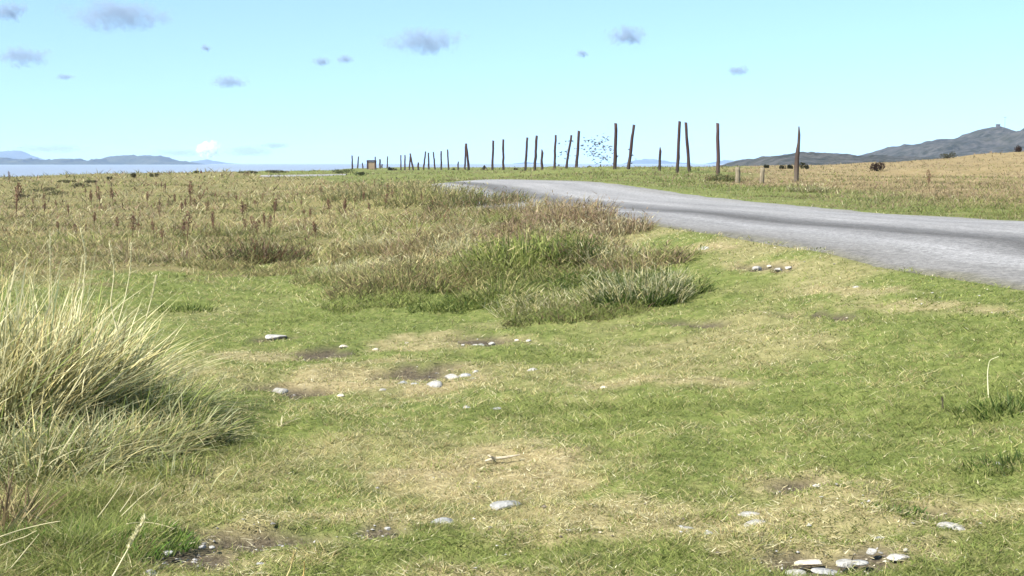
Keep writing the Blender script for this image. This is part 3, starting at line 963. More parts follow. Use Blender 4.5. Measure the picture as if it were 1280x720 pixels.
# ------------------------------------------------------------------ tussocks (each a plant of its own)
def tussock(px, py, rx, ry, h, nb, cols, wts, label, lean=.25, out=.7, curl=.6, w=.006, tip=1.25, name='grass_tussock', hp=1.3, bias=(0, 0), base=None, mat=None, cat='tussock', segs=4, group=None, wild=.14, flecks=0, fcols=None):
    c = at(px, py)
    th, rr = rng.uniform(0, 2 * np.pi, nb), np.sqrt(rng.uniform(0, 1, nb))
    X, Y = c[0] + np.cos(th) * rr * rx, c[1] + np.sin(th) * rr * ry
    Z = ground_z(X, Y)
    hh = h * (.35 + .65 * rng.uniform(0, 1, nb) ** hp) * (1 - .35 * rr ** 2)
    ang = np.where(rng.uniform(0, 1, nb) < .75 - wild, th + rng.normal(0, .5, nb), rng.uniform(0, 2 * np.pi, nb))
    le = lean * rng.uniform(0, 1, nb) + out * rr * rng.uniform(.1, 1, nb)
    cu_ = curl * rng.uniform(0, 1, nb) * (.4 + rr)
    odd = rng.uniform(0, 1, nb)
    le = np.where(odd < wild, rng.uniform(.4, 1.5, nb), le)
    hh = np.where(odd < wild, hh * .72, hh)
    cu_ = np.where((odd > wild) & (odd < wild + .14), rng.uniform(.7, 1.5, nb), cu_)
    # a common wind
    vx, vy = np.cos(ang) * le + bias[0], np.sin(ang) * le + bias[1]
    ang, le = np.arctan2(vy, vx), np.hypot(vx, vy)
    cc = pal(cols, wts, nb) * rng.uniform(.55, 1.45, (nb, 1))
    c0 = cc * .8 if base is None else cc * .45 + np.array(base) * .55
    ww = np.maximum(w, .6 * Y / 1520) * rng.uniform(.7, 1.3, nb)
    P = np.stack([X - c[0], Y - c[1], Z - c[2] - .01], 1)
    V, T, C = blades(P, hh, ww, ang, le, cu_, c0, cc * tip, segs=segs)
    if flecks:
        k = rng.integers(0, nb, flecks)
        fz = rng.uniform(.25, 1.0, flecks) ** .8
        cl = fbm(X[k] * 1.0, Y[k] + fz * 2, .16, 7, 2)
        k, fz = k[cl > .42], fz[cl > .42]
        m = len(k)
        Pf = P[k] + np.stack([np.cos(ang[k]) * le[k] * hh[k] * fz, np.sin(ang[k]) * le[k] * hh[k] * fz, hh[k] * fz], 1)
        fc = pal(fcols or cols, [1] * len(fcols) if fcols else wts, m) * rng.uniform(.6, 1.4, (m, 1))
        fl_ = np.maximum(.05, 2.2 * c[1] / 1520) * rng.uniform(.6, 1.5, m)
        Vf, Tf, Cf = blades(Pf, fl_, np.maximum(w * 1.1, .8 * c[1] / 1520) * rng.uniform(.7, 1.3, m), rng.uniform(0, 6.28, m), rng.uniform(.2, 2.2, m), rng.uniform(0, 1, m), fc * .9, fc * 1.1)
        V, T, C = merge([(V, T, C), (Vf, Tf, Cf)])
    o = link(name, raw_mesh(name, V, T, C), mat or M_GRASS, None, c)
    return props(o, label, cat, group)


# the big marram clump beside the camera
SG, YG = (.29, .305, .165), (.20, .24, .07)
def marram(px, py, rx, ry, h, nb, label, drop=0.0, green=0.0, bias=(.01, 0)):
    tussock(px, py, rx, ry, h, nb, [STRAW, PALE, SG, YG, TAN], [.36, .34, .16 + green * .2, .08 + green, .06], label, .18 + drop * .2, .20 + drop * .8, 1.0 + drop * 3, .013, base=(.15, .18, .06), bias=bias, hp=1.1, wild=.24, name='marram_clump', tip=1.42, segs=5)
marram(-70, 548, .55, .7, 1.38, 850, 'tallest straw marram clump, cut by the picture edge')
marram(15, 540, .40, .55, 1.2, 1000, 'tall grey-green marram clump behind the ragged low one', bias=(.05, 0))
marram(72, 528, .38, .55, 1.18, 1000, 'tall straw marram clump with several upright flower stalks', bias=(.02, 0))
marram(122, 515, .36, .5, .86, 800, 'mid-height pale marram clump leaning over the lower green one', .16, .04, (.03, -.05))
tussock(188, 530, .32, .36, .50, 1000, [SG, (.24, .28, .08), (.16, .21, .06), STRAW], [.32, .26, .2, .22], 'low green drooping marram clump at the turf side of the straw one', .25, .6, 2.4, .012, base=(.10, .13, .04), bias=(.16, -.1), name='marram_clump', tip=1.2, segs=5)
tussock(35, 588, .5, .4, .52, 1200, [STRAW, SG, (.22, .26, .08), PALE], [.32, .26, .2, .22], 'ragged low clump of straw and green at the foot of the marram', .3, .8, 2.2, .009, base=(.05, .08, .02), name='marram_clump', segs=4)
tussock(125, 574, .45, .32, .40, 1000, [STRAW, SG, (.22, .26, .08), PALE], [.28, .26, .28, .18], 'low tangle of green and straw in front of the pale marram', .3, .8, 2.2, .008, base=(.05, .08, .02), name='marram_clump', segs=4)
tussock(-10, 660, .22, .3, .36, 260, [TAN, BROWN, STRAW], [.4, .3, .3], 'brown withered clump by the picture edge below the marram', .4, .8, 1.0, .009, name='marram_clump', tip=1.1)
tussock(100, 675, .5, .42, .12, 2300, [GREEN, (.075, .15, .02), LGREEN], [.4, .35, .25], 'lush bright green grass patch below the marram', .3, .6, .8, .006, name='grass_tussock', base=(.045, .085, .014))
tussock(215, 600, .3, .25, .2, 200, [LGREEN, STRAW, SG], [.5, .3, .2], 'sparse pale wisps between the marram and the worn turf', .3, .6, .8, .007)
tussock(232, 548, .26, .2, .34, 620, [SG, (.22, .26, .08), STRAW, PALE], [.3, .26, .24, .2], 'small drooping tuft of green and straw at the turf edge of the marram', .25, .6, 2.3, .011, base=(.09, .12, .035), bias=(.1, -.1), name='marram_clump', tip=1.2, segs=5, wild=.25)
tussock(165, 562, .34, .22, .40, 800, [SG, STRAW, (.22, .26, .08), PALE], [.26, .3, .2, .24], 'pale tangled tuft in front of the drooping green clump', .25, .6, 2.2, .011, base=(.10, .12, .04), bias=(.05, -.1), name='marram_clump', tip=1.2, segs=5, wild=.3)
# mid-distance clumps on the mound
tussock(232, 386, .34, .3, .13, 300, [DGREEN, GREEN, LGREEN], [.35, .45, .2], 'small dark green tuft alone on the short turf', .3, .7, .6, .012)
tussock(322, 328, .8, .6, .52, 884, [(.075, .045, .03), (.10, .04, .028), OLIVE, DGREEN, TAN], [.34, .22, .14, .22, .08], 'dark rusty brown clump alone at the field edge', .35, .6, .6, .0110, base=(.025, .035, .01), flecks=1326, wild=.25)
tussock(505, 362, .95, .8, .36, 1054, [OLIVE, TAN, STRAW, BROWN, LGREEN], [.30, .2, .2, .16, .14], 'olive and brown clump at the seaward end of the mound', .35, .7, .7, .0110, base=(.05, .06, .018), flecks=1581, wild=.25)
tussock(440, 352, .8, .7, .24, 714, [OLIVE, STRAW, LGREEN, TAN], [.34, .26, .22, .18], 'low straw and olive clump seaward of the mound', .35, .7, .7, .0099, base=(.06, .07, .022), flecks=1071, wild=.25)
tussock(570, 352, .7, .6, .32, 816, [OLIVE, LGREEN, TAN, BROWN], [.4, .3, .18, .12], 'olive clump between the brown and bright green clumps', .35, .7, .7, .0110, base=(.05, .065, .018), flecks=1224, wild=.25)
tussock(655, 338, .75, .6, .56, 1054, [LGREEN, (.21, .24, .06), GREEN, STRAW], [.36, .36, .12, .16], 'upright yellow-green rush clump in the middle of the mound', .24, .4, .45, .018, base=(.03, .05, .012), flecks=1581, wild=.25)
tussock(718, 334, .38, .4, .54, 646, [DGREEN, GREEN, BROWN, OLIVE], [.34, .28, .2, .18], 'rush clump coloured dark for the shaded side of the yellow-green one', .25, .45, .5, .0116, base=(.015, .028, .008), flecks=969, wild=.25)  # shaded side of the rushes, painted as dark green blades
tussock(640, 302, 1.05, .9, .36, 952, [PINK, TAN, STRAW, BROWN, OLIVE], [.27, .22, .22, .14, .15], 'pinkish seeding grass behind the yellow-green rushes', .28, .5, .5, .0121, base=(.09, .085, .035), flecks=1428, wild=.25)
tussock(690, 288, .9, .9, .42, 952, [PINK, BROWN, TAN, RUST, OLIVE], [.30, .22, .22, .12, .14], 'darker brown seeding grass at the road side of the mound', .28, .5, .5, .0121, base=(.08, .075, .03), flecks=1428, wild=.25)
tussock(772, 294, .5, .6, .42, 544, [PINK, TAN, BROWN, PALE], [.34, .26, .2, .2], 'tan rush clump nearest the road edge', .25, .4, .45, .0121, base=(.07, .075, .03), flecks=816, wild=.25)
tussock(650, 268, .9, .9, .55, 620, [PINK, TAN, OLIVE, STRAW], [.3, .25, .25, .2], 'tan seeding clump against the road between two brown ones', .28, .5, .5, .0125, base=(.08, .08, .03), flecks=700, wild=.25)
tussock(712, 276, .8, .8, .52, 560, [PINK, TAN, BROWN, STRAW], [.34, .26, .2, .2], 'pinkish brown clump against the road nearest the tan rushes', .28, .5, .5, .0125, base=(.08, .08, .03), flecks=700, wild=.25)
tussock(596, 256, 1.4, 1.3, .5, 952, [OLIVE, BROWN, DGREEN, TAN], [.38, .24, .2, .18], 'dark olive clump where the road disappears', .3, .5, .5, .0165, base=(.05, .055, .02), flecks=1428, wild=.25)
tussock(535, 251, 1.6, 1.8, .62, 952, [OLIVE, STRAW, TAN, LGREEN], [.36, .24, .2, .2], 'pale olive grass bank hiding the road bend', .3, .5, .5, .0187, base=(.07, .075, .03), flecks=1428, wild=.25)
tussock(478, 244, 2.0, 2.2, .62, 952, [OLIVE, STRAW, (.10, .12, .045), TAN], [.34, .22, .28, .16], 'olive grass bank seaward of the road bend', .3, .5, .5, .0187, base=(.07, .075, .03), flecks=1428, wild=.25)
tussock(690, 382, .62, .5, .28, 884, [PALE, STRAW, OLIVE, LGREEN], [.26, .26, .22, .26], 'pale bleached clump in front of the dark rushes', .4, .8, .9, .0083, base=(.05, .065, .018), flecks=1326, wild=.25)
tussock(800, 378, .50, .42, .50, 1054, [PALE, STRAW, SG, DGREEN, GREEN], [.26, .2, .2, .17, .17], 'pale straw clump with a dark green heart on open turf', .22, .4, .5, .0083, base=(.025, .042, .01), flecks=1581, wild=.25)
tussock(798, 383, .36, .3, .30, 900, [DGREEN, GREEN, (.03, .055, .012)], [.4, .3, .3], 'dark green heart of broad blades inside the pale straw clump', .3, .6, .8, .014, base=(.02, .035, .01))
tussock(720, 398, .7, .35, .13, 1054, [GREEN, OLIVE, LGREEN, BROWN], [.35, .3, .23, .12], 'low green skirt of weeds below the pale clumps', .4, .8, .7, .0077, flecks=1581, wild=.25)
tussock(590, 380, .7, .35, .16, 952, [GREEN, DGREEN, LGREEN], [.45, .2, .35], 'low green weeds below the olive clump', .4, .8, .7, .0083, base=(.04, .07, .015), flecks=1428, wild=.25)
tussock(470, 380, .6, .35, .12, 714, [LGREEN, OLIVE, GREEN], [.4, .3, .3], 'low green weeds at the tip of the mound', .4, .8, .7, .0083, flecks=1071, wild=.25)
tussock(1262, 520, .3, .25, .15, 420, [DGREEN, GREEN, LGREEN], [.3, .45, .25], 'dark green tuft with a white chip in it', .35, .8, .9, .008, base=(.03, .05, .012))
tussock(1262, 590, .26, .18, .11, 340, [GREEN, DGREEN, LGREEN], [.4, .35, .25], 'dark green tuft over a small hollow', .35, .8, .9, .007, base=(.03, .05, .012))
tussock(1125, 642, .13, .1, .05, 200, [GREEN, (.06, .13, .02)], [.5, .5], 'tiny bright green cushion on the worn turf', .4, .7, .7, .006)
tussock(1010, 242, .6, .8, .35, 442, [OLIVE, PALE, PINK, LGREEN], [.35, .25, .2, .2], 'pale seeding clump at the foot of the splintered pole', .3, .4, .4, .0165, base=(.06, .07, .02), flecks=663, wild=.25)
tussock(905, 228, .8, .8, .34, 442, [OLIVE, DGREEN, BROWN], [.45, .3, .25], 'dark grass clump around the foot of the brown pole', .3, .5, .4, .0187, base=(.05, .06, .02), flecks=663, wild=.25)


MOUND = [(425, 350), (500, 372), (600, 385), (740, 394), (850, 374), (828, 332), (795, 298), (720, 268), (620, 262), (520, 272), (440, 320)]
Rm = random.Random(12)
TY = {'p': ([PINK, TAN, STRAW, OLIVE, BROWN], [.25, .2, .2, .2, .15], .34, 'tuft of tan seeding grass on the upper part of the broken mound'),
      'g': ([LGREEN, GREEN, OLIVE, STRAW], [.35, .25, .25, .15], .30, 'tuft of yellow-green grass in the middle of the broken mound'),
      'd': ([DGREEN, GREEN, OLIVE, LGREEN], [.25, .3, .25, .2], .20, 'low tuft of dark green grass along the foot of the broken mound'),
      'o': ([OLIVE, TAN, BROWN, STRAW], [.35, .25, .2, .2], .28, 'olive and brown tuft on the seaward half of the broken mound'),
      's': ([PALE, STRAW, OLIVE, SG], [.3, .3, .25, .15], .28, 'bleached straw tuft scattered over the broken mound')}
cnt = 0
while cnt < 46:
    x, y = Rm.uniform(425, 850), Rm.uniform(262, 394)
    if not inpoly(np.array([x]), np.array([y]), MOUND)[0]: continue
    cnt += 1
    if y > 352 and Rm.random() < .7: ty = 'd'
    elif y < 300: ty = Rm.choice('ppgs')
    elif x < 560: ty = Rm.choice('oosg')
    else: ty = Rm.choice('ggdsp')
    cols, wts, h_, lab = TY[ty]
    sz = Rm.uniform(.28, .6)
    tussock(x, y, sz, sz * .8, h_ * Rm.uniform(.6, 1.5), int(380 * sz / .4), cols, wts, lab, .3, .7, .7, .0105, base=tuple(.5 * v for v in cols[0]), flecks=int(420 * sz / .4), wild=.28, group='small tufts filling the broken mound')
for k_ in range(34):
    x, y = Rm.uniform(-20, 440), Rm.uniform(292, 345)
    tussock(x, y, Rm.uniform(.22, .42), Rm.uniform(.2, .36), Rm.uniform(.12, .24), 320, [OLIVE, STRAW, TAN, BROWN, LGREEN], [.3, .25, .15, .1, .2], 'low straw and olive tuft along the ragged field edge', .35, .8, .8, .0105, base=(.08, .085, .03), flecks=220, wild=.28, group='low tufts along the field edge')

# ------------------------------------------------------------------ single stalks
def stalk(pts_px, Y, r, col, label, name='grass_stalk', seed_r=0, cat='stalk', group=None):
    """a stalk through photo pixels at distance Y; the last third may carry an ear"""
    P = [at_depth(x, y, Y) for x, y in pts_px]
    o0 = P[0].copy()
    t_ = np.linspace(0, 1, 12)
    Q = np.stack([np.interp(t_, np.linspace(0, 1, len(P)), [p[k] for p in P]) for k in range(3)], 1) - o0
    Q[:, 1] += .06 * np.sin(t_ * 3)
    V, T = tube(Q, [r * (1 - .5 * s) for s in t_], 5)
    parts = [(V, T, np.repeat(np.array(col)[None], len(V), 0))]
    o = link(name, raw_mesh(name, *parts[0], smooth_shade=True), M_DRY, None, o0)
    if seed_r:
        S_, nb = [], 170
        u = rng.uniform(.58, 1.0, nb)
        R_ = np.stack([np.interp(u, t_, Q[:, k]) for k in range(3)], 1)
        ax = Q[-1] - Q[0]; ax = ax / np.linalg.norm(ax)
        az = rng.uniform(0, 2 * np.pi, nb)
        V, T, C = blades(R_, np.full(nb, seed_r * 2.6), np.full(nb, seed_r * .9), az, rng.uniform(.3, .8, nb), np.zeros(nb), np.array(col) * np.ones((nb, 3)), np.array(col) * 1.15 * np.ones((nb, 3)))
        link('seed_head', raw_mesh('seed_head', V, T, C), M_DRY, o)
    return props(o, label, cat, group)


def ground_Y(px, py): return float(at(px, py)[1])


stalk([(128, 742), (150, 700), (181, 647)], 5.55, .0035, (.62, .58, .36), 'long pale seeding stalk standing before the lush green patch', seed_r=.006)
stalk([(352, 735), (360, 716), (368, 691)], 5.6, .003, (.5, .42, .2), 'short straw stalk beside its yellower twin, on the worn turf', seed_r=.004)
stalk([(374, 735), (377, 722), (380, 703)], 5.6, .003, (.52, .38, .14), 'short yellow-brown stalk beside the paler straw one')
stalk([(1236, 500), (1238, 470), (1241, 452), (1249, 446)], ground_Y(1236, 500), .004, (.5, .5, .3), 'pale bent stalk with a drooping tip on the open turf')
stalk([(1273, 566), (1268, 553), (1263, 545)], ground_Y(1273, 567), .004, (.52, .5, .33), 'short pale curved stalk above the small hollow')
for k, (pp, lab) in enumerate([
    ([(95, 440), (99, 380), (104, 320), (100, 287)][0:4], 'straight marram flower stalk rising above the clump'),
    ([(150, 430), (135, 380), (140, 340), (136, 302)], 'slim pale marram stalk near the middle of the clump'),
    ([(140, 430), (152, 380), (160, 340), (163, 305)], 'leaning marram stalk next to the slim pale one'),
    ([(80, 430), (92, 375), (103, 320)], 'short leaning marram stalk over the grey-green clump'),
    ([(60, 430), (58, 370), (62, 290)], 'upright marram stalk standing clear of the tall clump'),
    ([(170, 440), (185, 380), (195, 345)], 'pale marram stalk leaning out over the turf'),
    ([(-5, 430), (8, 370), (20, 330)], 'pale marram stalk at the picture edge')]):
    stalk(pp, 9.0 + .12 * k, .0042, (.56, .52, .32), lab, name='marram_stalk', seed_r=.0055, group='flower stalks of the marram clump')
for pp, Y, lab in [
    ([(122, 647), (140, 620), (158, 595)], 6.6, 'pale stalk leaning inland at the edge of the lush green patch'),
    ([(150, 640), (161, 622), (170, 604)], 6.7, 'short pale stalk in a crossing pair'),
    ([(152, 645), (172, 625), (200, 604)], 6.65, 'longer pale stalk in a crossing pair'),
    ([(0, 671), (30, 664), (75, 652)], 6.1, 'arching pale stalk across the lush green patch, upper one'),
    ([(0, 682), (25, 676), (45, 664)], 6.05, 'arching pale stalk across the lush green patch, lower one'),
    ([(12, 712), (28, 690), (48, 668)], 5.8, 'steep pale stalk rising from the lush green patch'),
    ([(8, 555), (40, 520), (55, 490)], 7.9, 'broad straw stalk slanting across the low ragged clump'),
    ([(42, 600), (60, 560), (85, 515)], 7.6, 'slanting straw stalk parallel to the broad one'),
    ([(108, 574), (130, 575), (153, 572)], 7.9, 'nearly level white straw lying beside the clump'),
    ([(158, 655), (180, 657), (216, 661)], 6.5, 'bleached straw lying flat on the turf above the worn patch'),
    ([(100, 575), (122, 557), (145, 545)], 8.2, 'pale straw lying at a slant below the drooping clump'),
    ([(44, 605), (46, 580), (46, 540)], 7.4, 'upright broken straw in the ragged clump')]:
    stalk(pp, Y, .0027, (.46, .42, .25), lab, group='loose straws around the marram')

# fallen stick and dry leaf on the turf
c = at(626, 571)
u = c[1] / F
root = props(empty('dead_stick', (c[0], c[1], c[2] + .012)), 'bleached forked stick lying on the worn turf', 'stick')
M_STICK = simple_mat('bleached_stick', [(.3, (.3, .25, .17)), (.7, (.5, .44, .32))], 20, stretch=(1, 6, 6))
V, T = tube([(-20 * u, -.01, .005), (-8 * u, .0, .018), (4 * u, .01, .02), (24 * u, .04, .03)], [.006, .008, .0075, .004], 7, 3, .1); link('twig', raw_mesh('twig', V, T), M_STICK, root)
V, T = tube([(-6 * u, 0, .02), (-12 * u, -.02, .03), (-17 * u, .12, .012)], [.006, .005, .003], 6, 4, .1); link('side_twig', raw_mesh('side_twig', V, T), M_STICK, root)
c = at(352, 530)
nb = 9
V, T, C = blades(np.stack([rng.normal(0, .012, nb), rng.normal(0, .012, nb), np.full(nb, .004)], 1), rng.uniform(.05, .09, nb), np.full(nb, .012), rng.normal(.2, .7, nb), np.full(nb, 1.2), np.full(nb, .9), np.array([PALE] * nb) * .8, np.array([PALE] * nb), segs=4)
props(link('dry_leaf', raw_mesh('dry_leaf', V, T, C), M_DRY, None, c), 'bleached withered leaf lying on the green turf', 'leaf')
c = at(1178, 510)
V, T = tube([(0, 0, -.01), (.003, 0, .04), (-.004, 0, .075)], [.006, .007, .003], 6, 2, .1)
props(link('dark_twig', raw_mesh('dark_twig', V, T), M_POST, None, c), 'tiny dark twig stuck upright in the turf', 'twig')

# ------------------------------------------------------------------ stones
def mat_stone(name, a, b_):
    t = NT(name)
    p = objco(t)
    n1, n2 = t.noise(p, 14, 6, .7), t.noise(p, 70, 3, .7)
    c = t.ramp(n1, [(.3, a), (.6, b_)])
    c = t.mix(.5, c, t.ramp(n2, [(.3, .6), (.6, 1.1)]), 'MULTIPLY')
    return t.done(t.bsdf(c, .85, .25, t.math('ADD', n1, n2), .008, .8))


M_ST = {'w': mat_stone('white_stone', (.15, .143, .125), (.345, .335, .305)), 'g': mat_stone('grey_stone', (.15, .15, .14), (.30, .30, .285)), 't': mat_stone('tan_stone', (.32, .28, .2), (.5, .44, .34))}
STONES = [
 (344, 418, 32, 6, 'w', 'flat white slab at the back of the turf near the field'),
 (350, 486, 20, 11, 'w', 'rounded white stone on its own beside dark soil'),
 (426, 494, 10, 5, 't', 'small cream stone between the rounded white one and the scrape'),
 (477, 487, 13, 6, 'w', 'small white stone just before the dark soil scrape'),
 (508, 423, 10, 7, 'w', 'small white stone between the two dark soil strips'),
 (545, 481, 24, 11, 'w', 'largest white stone at the front of the dark soil scrape'),
 (565, 468, 20, 9, 'w', 'long white stone in the middle of the soil scrape'),
 (582, 467, 15, 6, 'g', 'flat grey stone between two white ones in the scrape'),
 (594, 461, 11, 8, 'w', 'upright white stone at the inland end of the scrape'),
 (593, 470, 13, 4, 'g', 'flat sliver of grey stone below the upright white one'),
 (503, 480, 12, 6, 'g', 'dull grey stone bedded in the front of the scrape'),
 (518, 481, 12, 5, 'g', 'dull flat stone beside the largest white stone'),
 (660, 422, 9, 8, 'w', 'round white stone at the inland end of the thin soil strip'),
 (677, 421, 7, 6, 't', 'tiny tan stone next to the round white one'),
 (665, 462, 15, 6, 'w', 'flat white stone alone on the turf inland of the scrape'),
 (579, 430, 6, 5, 'w', 'tiny pale stone at the seaward end of the thin soil strip'),
 (595, 432, 12, 4, 'w', 'thin flat white stone in front of the thin soil strip'),
 (602, 428, 9, 5, 'g', 'small grey stone bedded in the thin soil strip'),
 (615, 425, 9, 5, 'w', 'small white stone near the middle of the thin soil strip'),
 (646, 424, 7, 5, 't', 'tiny cream stone just before the round white one'),
 (470, 430, 10, 4, 't', 'pale flat stone beside the seaward soil strip'),
 (430, 430, 15, 4, 't', 'low cream stone at the tip of the seaward soil strip'),
 (584, 507, 13, 6, 'g', 'faint grey stone nearly buried in turf below the scrape'),
 (620, 506, 18, 5, 'g', 'flat grey stone nearly buried beside the faint one'),
 (632, 624, 40, 12, 'g', 'wide flat grey slab flush with the worn turf'),
 (555, 645, 40, 15, 'g', 'domed grey stone with a pale edge on the worn turf'),
 (880, 311, 16, 6, 'w', 'flat white stone on its own near the road edge'),
 (946, 338, 15, 5, 'w', 'flat white stone, seaward end of the roadside four'),
 (961, 334, 7, 5, 't', 'tiny tan stone among the roadside four'),
 (973, 337, 11, 5, 'w', 'small white stone in the middle of the roadside four'),
 (985, 335, 9, 6, 'w', 'round white stone, inland end of the roadside four'),
 (1069, 361, 10, 5, 'w', 'small white stone alone on the slope under the road'),
 (955, 398, 9, 5, 't', 'small cream stone alone in mid-slope turf'),
 (938, 634, 30, 8, 'w', 'flat white slab, upper one of the parallel pair'),
 (946, 648, 36, 9, 'w', 'long tilted white slab, lower one of the parallel pair'),
 (857, 654, 26, 9, 'g', 'grey stone seaward of the parallel slabs'),
 (886, 669, 24, 7, 'g', 'flat dull stone below the grey one'),
 (1193, 659, 42, 14, 'w', 'angular pointed pale slab on bare ground'),
 (1056, 698, 24, 14, 'w', 'bright white rounded stone in the big stony patch'),
 (1089, 694, 16, 12, 'w', 'pointed white stone in the big stony patch'),
 (995, 709, 26, 10, 'w', 'low white stone at the seaward end of the big stony patch'),
 (1030, 704, 36, 7, 'g', 'long grey slab bedded in the big stony patch'),
 (1075, 701, 22, 6, 'g', 'grey sliver between the two white stones of the stony patch'),
 (1122, 700, 32, 8, 'w', 'flat pale slab at the inland end of the big stony patch'),
 (1132, 692, 9, 8, 'w', 'little upright white stone on the flat pale slab edge'),
 (1012, 690, 36, 9, 't', 'broad tan slab behind the big stony patch'),
 (1101, 668, 16, 7, 'g', 'small grey stone behind the big stony patch'),
 (188, 709, 24, 11, 'g', 'blue-grey stone by the long seeding stalk'),
 (207, 717, 18, 8, 't', 'cream stone below the blue-grey one'),
 (253, 676, 10, 8, 'w', 'small white stone beside a taller white chip'),
 (265, 679, 9, 12, 'w', 'upright white chip on the dark worn patch'),
 (211, 686, 16, 10, 'g', 'grey stone between the seeding stalk and the white chips'),
 (353, 673, 6, 6, 'w', 'tiny white chip at the end of the dark worn patch'),
 (325, 692, 12, 5, 'g', 'flat dull chip in the straw of the worn patch'),
 (1265, 499, 6, 10, 'w', 'white chip standing in the dark green tuft'),
 (1248, 590, 10, 6, 'w', 'small white stone in the hollow under a green tuft'),
 (755, 488, 9, 4, 't', 'small cream chip in mid turf'),
 (484, 655, 9, 6, 'g', 'small grey chip in the dark turf scar'),
]


def stone(px, py, wpx, hpx, mk, label, i):
    c = at(px, py)
    u = c[1] / F
    R = random.Random(i * 13 + 5)
    bm = bmesh.new()
    bmesh.ops.create_icosphere(bm, subdivisions=3, radius=1)
    flat = hpx / wpx
    ax = [Vector((R.gauss(0, 1), R.gauss(0, 1), R.gauss(0, 1))).normalized() for _ in range(12)]
    lim = [R.uniform(.55, .92) for _ in ax]
    for v in bm.verts:
        for a, l_ in zip(ax, lim):
            d = v.co.dot(a)
            if d > l_: v.co -= a * (d - l_) * .95
        v.co += v.co.normalized() * R.uniform(-.02, .02)
    bmesh.ops.smooth_vert(bm, verts=bm.verts, factor=.5, use_axis_x=True, use_axis_y=True, use_axis_z=True)
    sx = wpx * u * .56
    sy = sx * R.uniform(.6, .95)
    # the visible height mixes the top face seen at a slant and the front edge
    slant = (EYE - c[2]) / c[1]
    sz = min(max(hpx * u - sy * slant * .9, .4 * hpx * u), .6 * sx)
    rot = Matrix.Rotation(R.uniform(-.5, .5), 3, 'Z') @ Matrix.Rotation(R.uniform(-.12, .12), 3, 'Y')
    for v in bm.verts:
        v.co = rot @ Vector((v.co.x * sx, v.co.y * sy, v.co.z * sz * .9))
    o = bm_obj('stone', bm, M_ST[mk], None, (c[0], c[1], c[2] - sz * .22))
    return props(o, label, 'stone', 'stones lying in the turf')


for i, s_ in enumerate(STONES): stone(*s_, i)


X, Y = scatter(90000, 4.5, 34, .44)
zb = base_z(X, Y); rd = road_dist(X, Y)
so = np.maximum(patch(X, Y, zb, SOIL, 51), .10 * patch(X, Y, zb, WORN, 61) * smooth(560, 640, proj(X, Y, zb)[1]))
edge_g = (rd < .05) & (rd > -.8) & (X > 1) & (rng.uniform(0, 1, len(X)) < .05)
k = ((rng.uniform(0, 1, len(X)) < so * .35) & (rd < -.3)) | edge_g
X, Y, zb, rd, so = X[k], Y[k], zb[k], rd[k], so[k]
nn = len(X)
oc = np.array([(1, 0, 0), (0, 1, 0), (-1, 0, 0), (0, -1, 0), (0, 0, .8), (0, 0, -.6)])
V = oc[None] * rng.uniform(.55, 1.2, (nn, 6, 1)) + rng.normal(0, .12, (nn, 6, 3))
sz_ = np.maximum(.004 + .011 * rng.uniform(0, 1, nn) ** 3, .55 * Y / 1520)
V = V * sz_[:, None, None] * np.array((1.2, 1, .75)) + np.stack([X, Y, zb + bumps(X, Y, zb, rd) - .045 * np.where(so > .11, so, 0) + np.where(so > .11, .002, .008)], 1)[:, None]
tri = np.array([(0, 1, 4), (1, 2, 4), (2, 3, 4), (3, 0, 4), (1, 0, 5), (2, 1, 5), (3, 2, 5), (0, 3, 5)])
T = (tri[None] + (np.arange(nn) * 6)[:, None, None]).reshape(-1, 3)
cc = pal([(.16, .155, .14), (.30, .29, .27), (.10, .085, .065), (.36, .32, .25)], [.35, .25, .25, .15], nn)
t = NT('gravel_stone')
M_GRAVEL = t.done(t.bsdf(t.attr('Col').outputs['Color'], .9, .2))
props(link('gravel', raw_mesh('gravel', V.reshape(-1, 3), T, np.repeat(cc, 6, 0)), M_GRAVEL), 'fine gravel in the bare soil patches and along the road edge', 'gravel', kind='stuff')

# ------------------------------------------------------------------ dead docks in the field, low bushes
def dock_mesh(seed, h=.75):
    r_ = np.random.default_rng(seed)
    V, T = tube([(0, 0, -.03), (.01, 0, h * .4), (r_.uniform(-.05, .05), 0, h)], [.009, .007, .004], 5)
    parts = [(V, T, np.repeat(np.array([[.09, .05, .03]]), len(V), 0))]
    for _ in range(5):
        z0 = r_.uniform(.4, .75) * h; a = r_.uniform(0, 2 * np.pi); L = r_.uniform(.12, .25)
        e = (math.cos(a) * L * .45, math.sin(a) * L * .45, z0 + L)
        V, T = tube([(0, 0, z0), tuple(np.array(e) * .5 + np.array((0, 0, z0)) * .5), e], [.005, .004, .003], 4)
        parts.append((V, T, np.repeat(np.array([[.09, .05, .03]]), len(V), 0)))
    stem = merge(parts)
    nb = 150
    t_ = r_.uniform(.45, 1.02, nb)
    rad = (.055 * np.sin(np.clip((t_ - .35) / .7, 0, 1) * np.pi) + .012) * r_.uniform(.7, 1.5)
    a = r_.uniform(0, 2 * np.pi, nb); q = np.sqrt(r_.uniform(0, 1, nb)) * rad
    lump = fbm(a * 2, t_ * 14, 1, seed)
    k = lump > .45
    P = np.stack([np.cos(a) * q, np.sin(a) * q, t_ * h], 1)[k]
    nb = len(P)
    base = np.array([(.14, .075, .045), (.10, .055, .04), (.19, .115, .07)])[r_.integers(0, 3, nb)]
    hd = blades(P, np.full(nb, .05), np.full(nb, .02), r_.uniform(0, 6.28, nb), r_.uniform(0, .9, nb), np.zeros(nb), base, base * 1.2)
    return raw_mesh('stem', *stem), raw_mesh('seed_head', *hd)


